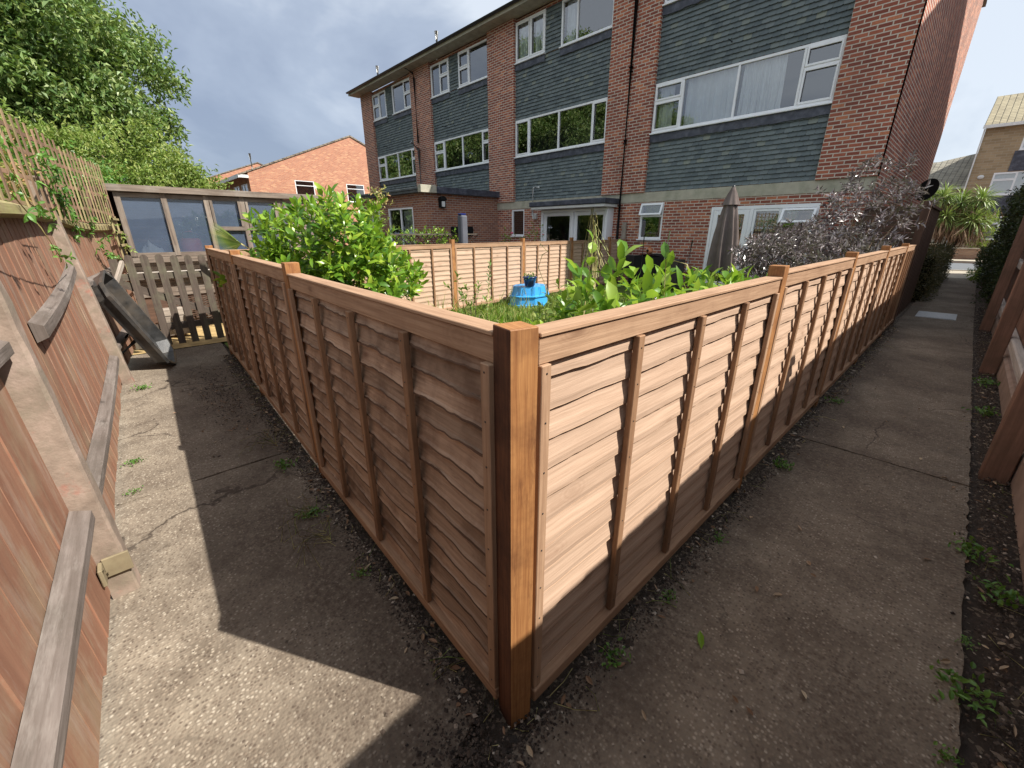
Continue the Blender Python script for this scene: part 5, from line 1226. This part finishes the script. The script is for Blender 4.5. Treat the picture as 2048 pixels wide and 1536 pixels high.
# ================================================================== BACKGROUND LEFT: orange brick houses
def gable_house(label, X, y0, y1, ze, za, depth, wins=(), apex=None):
    h = thing('gabled_house', label, 'house', (X-depth/2, (y0+y1)/2, 0), 0, 'orange brick houses in the distance'); ym = apex or (y0+y1)/2
    mb = MB()
    ys_ = sorted({y0, y1, *[w_[0] for w_ in wins], *[w_[1] for w_ in wins]}); zs_ = sorted({0, ze-.15, *[w_[2] for w_ in wins], *[w_[3] for w_ in wins]})
    for a, b in zip(ys_, ys_[1:]):
        for c, d in zip(zs_, zs_[1:]):
            if any(w_[0] < (a+b)/2 < w_[1] and w_[2] < (c+d)/2 < w_[3] for w_ in wins): continue
            mb.face([(X, a, c), (X, b, c), (X, b, d), (X, a, d)])
    mb.face([(X, y0, ze-.15), (X, y1, ze-.15), (X, y1, ze), (X, ym, za), (X, y0, ze)])
    mb.face([(X, y0, 0), (X, y0, ze), (X-depth, y0, ze), (X-depth, y0, 0)]); mb.face([(X-depth, y0, 0), (X-depth, y0, ze), (X-depth, ym, za), (X-depth, y1, ze), (X-depth, y1, 0)]); mb.face([(X, y1, 0), (X-depth, y1, 0), (X-depth, y1, ze), (X, y1, ze)])
    mb.build('wall', M['brick_orange'], h)
    mb = MB(); ov = .6
    for ya, yb, sg in ((y0, ym, -1), (y1, ym, 1)):
        sl = (za-ze)/(ym-ya); ye = ya+sg*ov; zee = ze-abs(sl)*ov
        q = [(X+.06, ye, zee+.12), (X+.06, ym, za+.12), (X-depth-.3, ym, za+.12), (X-depth-.3, ye, zee+.12)]; lo = [(a, b, c-.1) for a, b, c in q]
        uvs = [(0, 0), (0, abs(ym-ye)*1.1), (depth, abs(ym-ye)*1.1), (depth, 0)]; mb.face(q, uvs); mb.face(lo[::-1], uvs)
        for k in range(4): mb.face([q[k], lo[k], lo[(k+1) % 4], q[(k+1) % 4]])
    mb.build('roof', M['tile_brown'], h)
    mb = MB(); mb.box((X-depth, y0-.62, ze-.36), (X+.05, y0-.58, ze-.14)); mb.box((X-.2, y0-.58, ze-.34), (X+.05, y0-.001, ze-.16)); mb.build('fascia', M['white_paint'], h)
    T = Matrix(((0, -1, 0, X), (1, 0, 0, 0), (0, 0, 1, 0), (0, 0, 0, 1)))   # local (x=y world, y=-x world)
    for w_ in wins: window(h, w_[0], w_[1], w_[2], w_[3], .03, [], [], T=T); 
    for w_ in wins: mb = MB(); mb.box((X-.0, w_[0]+.05, w_[3]-.36), (X+.02, w_[1]-.05, w_[3]-.32)); mb.build('transom', M['upvc'], h)
    return h
gh1 = gable_house('orange brick gabled house between the laurel and the terrace', -35, 8.46, 23.4, 5.25, 8.3, 11, wins=[(11.4, 12.75, 3.55, 5.0), (15.2, 16.65, 3.7, 5.0)])
Ty = Matrix.Identity(4)
for xa in (-45, -42.5, -39.5, -37.2): window(gh1, xa, xa+1.6, 3.3, 4.6, 8.43, [xa+.8], [])
mb = MB(); mb.tube([(-37.0, 9.3, 5.4), (-37.0, 9.3, 6.7)], .08); mb.build('flue_pipe', M['white_paint'], gh1)
mb = MB(); mb.tube([(-35.1, 17.6, 7.6), (-35.1, 17.6, 8.4)], .10); mb.build('flue_pipe', M['white_paint'], gh1)
gable_house('farther orange brick gabled house half hidden by the left tree', -56, 8.4, 21.0, 6.1, 8.5, 12)
# ================================================================== BACKGROUND RIGHT: across the street
hb = thing('tan_brick_house', 'three-storey tan brick house with dark panels across the street', 'house', (4, 46, 0)); YB = 42
mb = MB(); ws = [(.45, 6.2, 6.15, 7.35), (-.25, 6.2, 3.65, 4.95), (-.2, 6.2, 1.0, 2.4)]
wall_y(mb, -1.28, 7, 0, 7.75, YB, ws); mb.face([(-1.28, YB, 0), (-1.28, YB, 7.75), (-1.28, YB+9, 7.75), (-1.28, YB+9, 0)]); mb.face([(-1.28, YB, 7.75), (-1.28, YB+4.5, 9.9), (-1.28, YB+9, 7.75)]); mb.build('wall', M['brick_tan'], hb)
for w_ in ws: window(hb, w_[0], w_[1], w_[2], w_[3], YB+.02, [w_[0]+1.0, w_[0]+2.6, w_[0]+4.2], [(w_[0]+.05, w_[0]+.98, w_[3]-.42)], curtain=[(w_[0]+.1, w_[1]-.1, .98, .02, .03)])
mb = MB(); mb.box((-.0+.3, YB-.04, 4.99), (7, YB-.002, 6.11)); mb.box((-.2, YB-.04, 2.45), (7, YB-.002, 3.6)); mb.build('dark_panel', M['lead'], hb)
mb = MB(); q = [(-1.4, YB-.4, 7.62), (7, YB-.4, 7.62), (7, YB+4.5, 10.05), (-1.4, YB+4.5, 10.05)]; mb.face(q, [(0, 0), (8.4, 0), (8.4, 5.2), (0, 5.2)]); mb.face([(-1.4, YB+4.5, 10.05), (7, YB+4.5, 10.05), (7, YB+9.4, 7.62), (-1.4, YB+9.4, 7.62)])
mb.build('roof', M['tile_tan'], hb)
mb = MB(); mb.box((-1.42, YB-.42, 7.48), (7, YB-.36, 7.66)); mb.box((-1.36, YB-.1, 0), (-1.29, YB-.03, 7.5)); mb.build('fascia', M['white_paint'], hb)
mb = MB(); mb.lathe([(0, 0), (.16, 0), (.14, .06), (0, .07)], (0, 0, 0), 16); mb.v = [(-.78+v[0], YB-.01-v[2], 4.75+v[1]*.8) for v in mb.v]; mb.build('alarm_box', M['white_paint'], hb)
hc = thing('cream_bungalow', 'cream rendered house with hipped grey tiled roof across the street', 'house', (-6, 50, 0))
mb = MB(); mb.box((-12, 46.5, 0), (-1.45, 56, 4.55)); mb.build('wall', M['cream'], hc)
mb = MB(); mb.face([(-12.3, 46.2, 4.5), (-1.2, 46.2, 4.5), (-1.0, 51.2, 7.3), (-5.2, 51.2, 6.4)], [(0, 0), (11, 0), (11, 6), (7, 5.4)]); mb.face([(-12.3, 46.2, 4.5), (-5.2, 51.2, 6.4), (-12.3, 56.3, 4.5)]); mb.face([(-5.2, 51.2, 6.4), (-1.0, 51.2, 7.3), (-1.2, 56.3, 4.5), (-12.3, 56.3, 4.5)])
mb.build('roof', M['tile_grey'], hc)
mb = MB(); mb.box((-12.3, 46.12, 4.38), (-1.2, 46.19, 4.52)); mb.build('fascia', M['white_paint'], hc)
hd = thing('grey_roofed_house', 'farther house with a flat-topped grey roof behind the cream one', 'house', (-8, 60, 0))
mb = MB(); mb.box((-14, 56.8, 0), (-2.0, 64, 6.0)); mb.build('wall', M['cream'], hd); mb = MB(); mb.face([(-14.3, 56.6, 5.9), (-1.8, 56.6, 5.9), (-2.2, 60, 7.7), (-13, 60, 7.7)], [(0, 0), (12.5, 0), (12, 4), (1, 4)]); mb.face([(-14.3, 56.6, 5.9), (-13, 60, 7.7), (-14.3, 64, 5.9)]); mb.build('roof', M['tile_grey'], hd)
# low wall across the street
lw = thing('low_brick_wall', 'low brown brick garden wall across the street', 'wall', (-1, 34.2, 0))
mb = MB(); mb.box((-9, 34.0, .07), (1.6, 34.22, .60)); mb.box((-1.75, 33.95, .07), (-1.35, 34.3, .80)); mb.build('bricks', M['brick_wall'], lw)
mb = MB(); mb.box((-9, 33.96, .605), (-1.76, 34.26, .65)); mb.box((-1.34, 33.96, .605), (1.6, 34.26, .65)); mb.box((-1.8, 33.9, .805), (-1.3, 34.34, .86)); mb.build('coping', M['paving'], lw)
# cordyline palm
cp = thing('cordyline_palm', 'multi-headed cordyline palm with a dry skirt in front of the cream house', 'palm', (-1.3, 36, 0))
heads = [(-2.25, 36.0, 2.9), (-1.1, 36.3, 3.0), (-.35, 36.2, 3.1), (-1.5, 35.6, 2.2), (-.4, 35.7, 2.0), (-1.9, 35.8, 3.3)]
mb = MB()
for hx, hy, hz in heads: mb.tube([(-1.3+(hx+1.3)*.3, 36, 0), (-1.3+(hx+1.3)*.7, 36, hz*.5), (hx, hy, hz)], [.14, .10, .07], 7)
mb.build('trunk', M['bark'], cp)
rng = np.random.default_rng(41); P = []; D = []
for hx, hy, hz in heads:
    k = 190; d = rand_dirs(rng, k); d[:, 2] = d[:, 2]*.8+.25; P.append(np.tile([hx, hy, hz], (k, 1))+d*.08); D.append(d)
P = np.concatenate(P); D = np.concatenate(D); Nn = np.cross(D, np.cross(np.array([0, 0, 1.]), D))+rng.normal(size=D.shape)*.15
V, F = leaf_arrays(P, D, Nn, rng.uniform(.6, .95, len(P)), rng.uniform(.05, .075, len(P)), True, .35); np_obj('leaves', V, F, M['cordy'], cp)
k = 900; hsel = np.array(heads)[rng.integers(0, len(heads), k)]; P = hsel+rng.normal(size=(k, 3))*np.array([.28, .28, .15])-np.array([0, 0, .35]); D = rng.normal(size=(k, 3))*.25+np.array([0, 0, -1.]); V, F = leaf_arrays(P, D, rand_dirs(rng, k), rng.uniform(.5, 1.3, k), rng.uniform(.04, .07, k), False, 0); np_obj('dry_skirt', V, F, M['thatch'], cp)
bush('street_bush', 'yellow-green bush right of the palm across the street', 'bush', (.25, 36.4, 1.5), (.7, .6, 1.3), 260, 8, .12, .05, 'shrub', 43, base=(.25, 36.4, 0), full=False)
# hedges beside the path
def hedge(name, label, x0, x1, y0, y1, h, mat, seed, n, L=.045, zb=0, lumps=.05):
    rng = np.random.default_rng(seed); t = thing(name, label, 'hedge', ((x0+x1)/2, (y0+y1)/2, 0))
    P = rng.random((n, 3)); f = rng.integers(0, 5, n); d = rng.random(n)**2*.15
    nrm = np.array([[1, 0, 0], [-1, 0, 0], [0, -1, 0], [0, 1, 0], [0, 0, 1.]])[f]
    P[f == 0, 0] = 1; P[f == 1, 0] = 0; P[f == 2, 1] = 0; P[f == 3, 1] = 1; P[f == 4, 2] = 1
    Q = np.array([x0, y0, zb])+P*np.array([x1-x0, y1-y0, h-zb]) - nrm*d[:, None]
    Q += nrm*(lumps*np.sin(Q[:, :1]*5+Q[:, 1:2]*3.1+seed)+lumps*np.sin(Q[:, 2:]*6+Q[:, 1:2]*4.3)+rng.normal(size=(n, 1))*.03)
    D = nrm*.7+rng.normal(size=(n, 3))*.7+np.array([0, 0, .3]); V, F = leaf_arrays(Q, D, rand_dirs(rng, n), rng.uniform(.7, 1.3, n)*L, rng.uniform(.7, 1.2, n)*L*.5, False)
    np_obj('foliage', V, F, M[mat], t)
    mb = MB(); mb.box((x0+.12, y0+.12, zb), (x1-.12, y1-.12, h-.12)); mb.build('inner_branches', M['hedge_core'], t)
    return t
M['hedge_core'] = simple_mat('hedge_inner_twigs', (.02, .02, .012), 1, 0, var=.5, nscale=20)
hedge('clipped_hedge', 'clipped brownish hedge on the left of the far path', -1.75, -.42, 13.2, 20.4, 1.05, 'hedgebrown', 51, 22000)
hedge('conifer_hedge', 'tall dark conifer hedge on the right of the far path', .52, 1.5, 13.4, 20.6, 2.5, 'hedge', 52, 42000, .06, lumps=.10)
hedge('low_evergreen', 'lower dark evergreen at the street end of the right-hand hedge', .36, 1.3, 20.7, 22.0, 1.0, 'hedge', 53, 9000, .06, lumps=.08)
bush('ivy_tuft', 'bright green tuft at the foot of the right-hand hedge near the street', 'plant', (.35, 20.4, .16), (.3, .5, .2), 60, 7, .08, .03, 'shrub', 54, base=(.35, 20.4, 0), stems=False)
crown_tree('conifer_sprig_tree', 'dark spreading evergreen leaning over the hedge top in front of the tan house', (1.5, 16, 0), [((1.15, 16, 2.9), (.55, .9, .5)), ((1.3, 14.6, 3.2), (.5, .7, .4))], 'hedge', 55, 60, 90, .10, .03, .06, clump_r=.3)
# neighbouring house out of frame on the right (casts the shade on the end wall and path)
nh = thing('neighbouring_house', 'large brick gabled neighbour standing beyond the right-hand fence', 'house', (6.5, 18.3, 0))
XN = 2.75; mb = MB()
mb.face([(XN, 13.6, 0), (XN, 13.6, 9.95), (XN, 18.97, 12.9), (XN, 25.0, 9.2), (XN, 25.0, 0)]); mb.face([(XN+9, 13.6, 0), (XN+9, 25.0, 0), (XN+9, 25.0, 9.2), (XN+9, 18.97, 12.9), (XN+9, 13.6, 9.95)])
mb.face([(XN, 13.6, 0), (XN+9, 13.6, 0), (XN+9, 13.6, 9.95), (XN, 13.6, 9.95)]); mb.face([(XN, 25, 0), (XN, 25, 9.2), (XN+9, 25, 9.2), (XN+9, 25, 0)]); mb.build('wall', M['brick'], nh)
mb = MB(); mb.face([(XN-.02, 13.5, 9.95), (XN+9, 13.5, 9.95), (XN+9, 18.97, 12.97), (XN-.02, 18.97, 12.97)]); mb.face([(XN-.02, 18.97, 12.97), (XN+9, 18.97, 12.97), (XN+9, 25.2, 9.15), (XN-.02, 25.2, 9.15)]); mb.build('roof', M['tile_brown'], nh)

# ================================================================== GROUND DETAIL
mh = thing('manhole_cover', 'pale rectangular metal cover set in the far path', 'drain cover', (-.13, 11.1, 0))
mb = MB(); mb.box((-.42, 10.72, -.02), (.12, 11.52, .008), bev=.003); mb.build('frame', M['manhole'], mh)
mb = MB(); mb.box((-.385, 10.755, .0085), (.085, 11.485, .012), bev=.001)
mb.build('lid', M['manhole'], mh)
rng = np.random.default_rng(77)
def strip_pts(n, a, b, wd):
    f = rng.random(n)[:, None]; A, B = np.array(a), np.array(b); d = (B-A)/np.linalg.norm(B-A); nn = np.array([-d[1], d[0]])
    return A+(B-A)*f+nn*rng.normal(size=(n, 1))*wd
def pebbles(P, size, mat, name, label):
    V = []; F = []; base = np.array([(1, 0, 0), (-1, 0, 0), (0, 1, 0), (0, -1, 0), (0, 0, 1), (0, 0, -1)], float); tri = np.array([(0, 2, 4), (2, 1, 4), (1, 3, 4), (3, 0, 4), (2, 0, 5), (1, 2, 5), (3, 1, 5), (0, 3, 5)])
    n = len(P); s = size*rng.lognormal(0, .45, (n, 1, 1)); sc_ = rng.uniform(.6, 1.3, (n, 1, 3))*np.array([1, 1, .6]); a = rng.random(n)*6.28
    Vv = base[None]*s*sc_+rng.normal(size=(n, 6, 3))*s*.15; c_, s_ = np.cos(a)[:, None], np.sin(a)[:, None]
    X_, Y_ = Vv[:, :, 0]*c_-Vv[:, :, 1]*s_, Vv[:, :, 0]*s_+Vv[:, :, 1]*c_; Vv = np.stack([X_, Y_, Vv[:, :, 2]], 2)
    Vv[:, :, :2] += P[:, None, :]; Vv[:, :, 2] += .003
    F = (np.arange(n)[:, None, None]*6+tri[None]).reshape(-1, 3)
    o = np_obj(name, Vv.reshape(-1, 3), F, M[mat], smooth=False); return tag(o, label, 'debris', kind='stuff')
def stone_mat(name, stops):
    m, t, b = newmat(name); t.links.new(ramp(t, island(t), stops), b.inputs['Base Color']); b.inputs['Roughness'].default_value = .85; return m
M['stones'] = stone_mat('mixed_stones', [(0, (.05, .035, .026)), (.45, (.12, .09, .065)), (.75, (.26, .20, .15)), (.96, (.46, .40, .33))])
M['crumbs'] = stone_mat('soil_crumbs', [(0, (.016, .011, .008)), (.6, (.05, .034, .025)), (.95, (.11, .08, .06))])
segs = [((-.57, .50), (-.57, 9.4), .04), ((-.70, .54), (-6.2, .86), .04), ((.46, 1.0), (.46, 13), .06)]
P = np.concatenate([strip_pts(int(700*math.dist(a, b)**.5), a, b, w_) for a, b, w_ in segs]); pebbles(P, .0045, 'stones', 'gravel_debris', 'small stones and grit along the feet of the fences')
P = np.concatenate([strip_pts(int(4200*math.dist(a, b)**.5), a, b, w_*.8) for a, b, w_ in segs]+[np.stack([-.62+rng.normal(size=1500)*.09, .42+rng.normal(size=1500)*.07], 1), np.stack([-4.6+rng.normal(size=1500)*.55, .55+rng.normal(size=1500)*.12], 1)])
pebbles(P, .0036, 'crumbs', 'soil_crumbs', 'loose dark soil crumbs along the fence feet')
P = np.stack([rng.uniform(-.5, .34, 500), rng.uniform(.1, 8, 500)], 1); P2 = np.stack([rng.uniform(-5.5, -.7, 260), rng.uniform(-.2, .5, 260)], 1); pebbles(np.concatenate([P, P2]), .0032, 'stones', 'path_grit', 'fine loose grit on the concrete paths')
# dead leaves and twigs
n = 420; P = np.concatenate([strip_pts(n//3, a, b, w_*1.3) for a, b, w_ in segs]+[np.stack([rng.uniform(-.5, .3, 30), rng.uniform(.3, 6, 30)], 1), np.stack([-4.4+rng.normal(size=60)*.5, .5+rng.normal(size=60)*.13], 1)]); n = len(P)
P = np.concatenate([P, np.full((n, 1), .010)], 1); D = rng.normal(size=(n, 3)); D[:, 2] *= .15; Nn = rng.normal(size=(n, 3))*.35+np.array([0, 0, 1])
V, F = leaf_arrays(P, D, Nn, rng.uniform(.015, .045, n), rng.uniform(.008, .02, n), True, -.1, .5)
tag(np_obj('dead_leaves', V, F, M['deadleaf']), 'scattered brown dead leaves along the path edges', 'leaf litter', kind='stuff')
mb = MB(); rr = random.Random(31)
for k in range(190):
    a, b, w_ = segs[rr.choice([0, 0, 1, 1, 2])]; f = rr.random()**1.2; x = a[0]+(b[0]-a[0])*f+rr.gauss(0, .05)*(.6); y = a[1]+(b[1]-a[1])*f+rr.gauss(0, .05); th_ = rr.uniform(0, 6.28); L = rr.uniform(.03, .16)
    c1 = rr.uniform(-.6, .6); mb.tube([(x, y, .008), (x+math.cos(th_)*L*.5, y+math.sin(th_)*L*.5, .018), (x+math.cos(th_+c1)*L, y+math.sin(th_+c1)*L, .006)], rr.uniform(.0008, .002), 4)
for x, y in ((-2.15, .52), (-1.9, .5), (-3.2, .6)):
    for k in range(14):
        th_ = rr.uniform(2.2, 5.2); L = rr.uniform(.1, .32); c1 = rr.uniform(-1, 1); mb.tube([(x+rr.gauss(0, .04), y, .01), (x+math.cos(th_)*L*.5, y+math.sin(th_)*L*.5, .06), (x+math.cos(th_+c1)*L, y+math.sin(th_+c1)*L*.8, .008)], .0014, 4)
tag(mb.build('twigs', M['straw']), 'thin dry stems and twigs at the foot of the low fence', 'debris', kind='stuff')
mb = MB(); V, F = leaf_arrays([(-.36, 1.36, .006)], [(.3, -.6, .02)], [(0, 0, 1.)], [.085], [.028], True, .02, .3)
tag(np_obj('fallen_leaf', V, F, M['laurel']), 'single green laurel leaf lying on the right-hand path', 'leaf')
# weeds
wl = [(-.525, 1.02, .05, 'ivy-like weed under the first right-hand panel near the corner post'), (-.52, 1.42, .035, 'tiny weed at the middle of the first right-hand panel'), (-.52, 1.95, .04, 'small weed at the end of the first right-hand panel'),
      (-.50, 2.95, .07, 'leafy weed under the second right-hand panel'), (-.50, 4.6, .06, 'weed tuft under the third right-hand panel'),
      (.37, 2.75, .08, 'upper mossy green weed tuft at the right path edge'), (.455, 2.45, .08, 'mossy weed tuft against the gravel board'), (.36, 1.78, .085, 'broad-leaved green weed at the bottom right path edge'), (.36, 2.05, .03, 'small sprouting weed between two larger tufts'),
      (.43, 5.2, .09, 'low ground weed behind the second right fence post'), (.44, 6.3, .10, 'low weed by the third right fence post'), (.33, 1.47, .04, 'weed at the bottom right corner'), (-.33, .36, .022, 'tiny green sprout in the path joint'),
      (-3.55, -.17, .05, 'green weed in the crack beside the left fence'), (-3.1, -.2, .035, 'small weed at the foot of the left fence'), (-5.35, -.03, .07, 'weed climbing at the foot of the far concrete post'), (-2.15, .50, .06, 'grassy weed at the foot of the left-hand panel'), (-1.55, .52, .04, 'small weed below the first left-hand panel'), (-2.8, .55, .07, 'grassy tuft under the middle left-hand panel')]
for i, (x, y, s, lab) in enumerate(wl):
    s *= .8
    t = thing('weed', lab, 'weed', (x, y, 0), 0, 'small weeds along the paths'); rg = np.random.default_rng(200+i); n = int(26+s*700)
    P = np.array([x, y, .005])+np.abs(rg.normal(size=(n, 3)))*np.sign(rg.normal(size=(n, 3)))*s*np.array([.55, .7, 0])+np.array([0, 0, 1])*rg.random((n, 1))*s*.55
    D = rg.normal(size=(n, 3))*.8+np.array([0, 0, .5]); V, F = leaf_arrays(P, D, rg.normal(size=(n, 3))*.4+np.array([0, 0, 1]), rg.uniform(.5, 1.1, n)*min(.035, s*.55), rg.uniform(.5, 1.1, n)*min(.02, s*.32), True, .2)
    np_obj('leaves', V, F, M['weed'], t)
    mb = MB()
    for k in range(5): mb.tube([(x, y, 0), (x+rg.normal()*s*.4, y+rg.normal()*s*.4, s*.5)], .0012, 4)
    mb.build('stem', M['straw'], t)
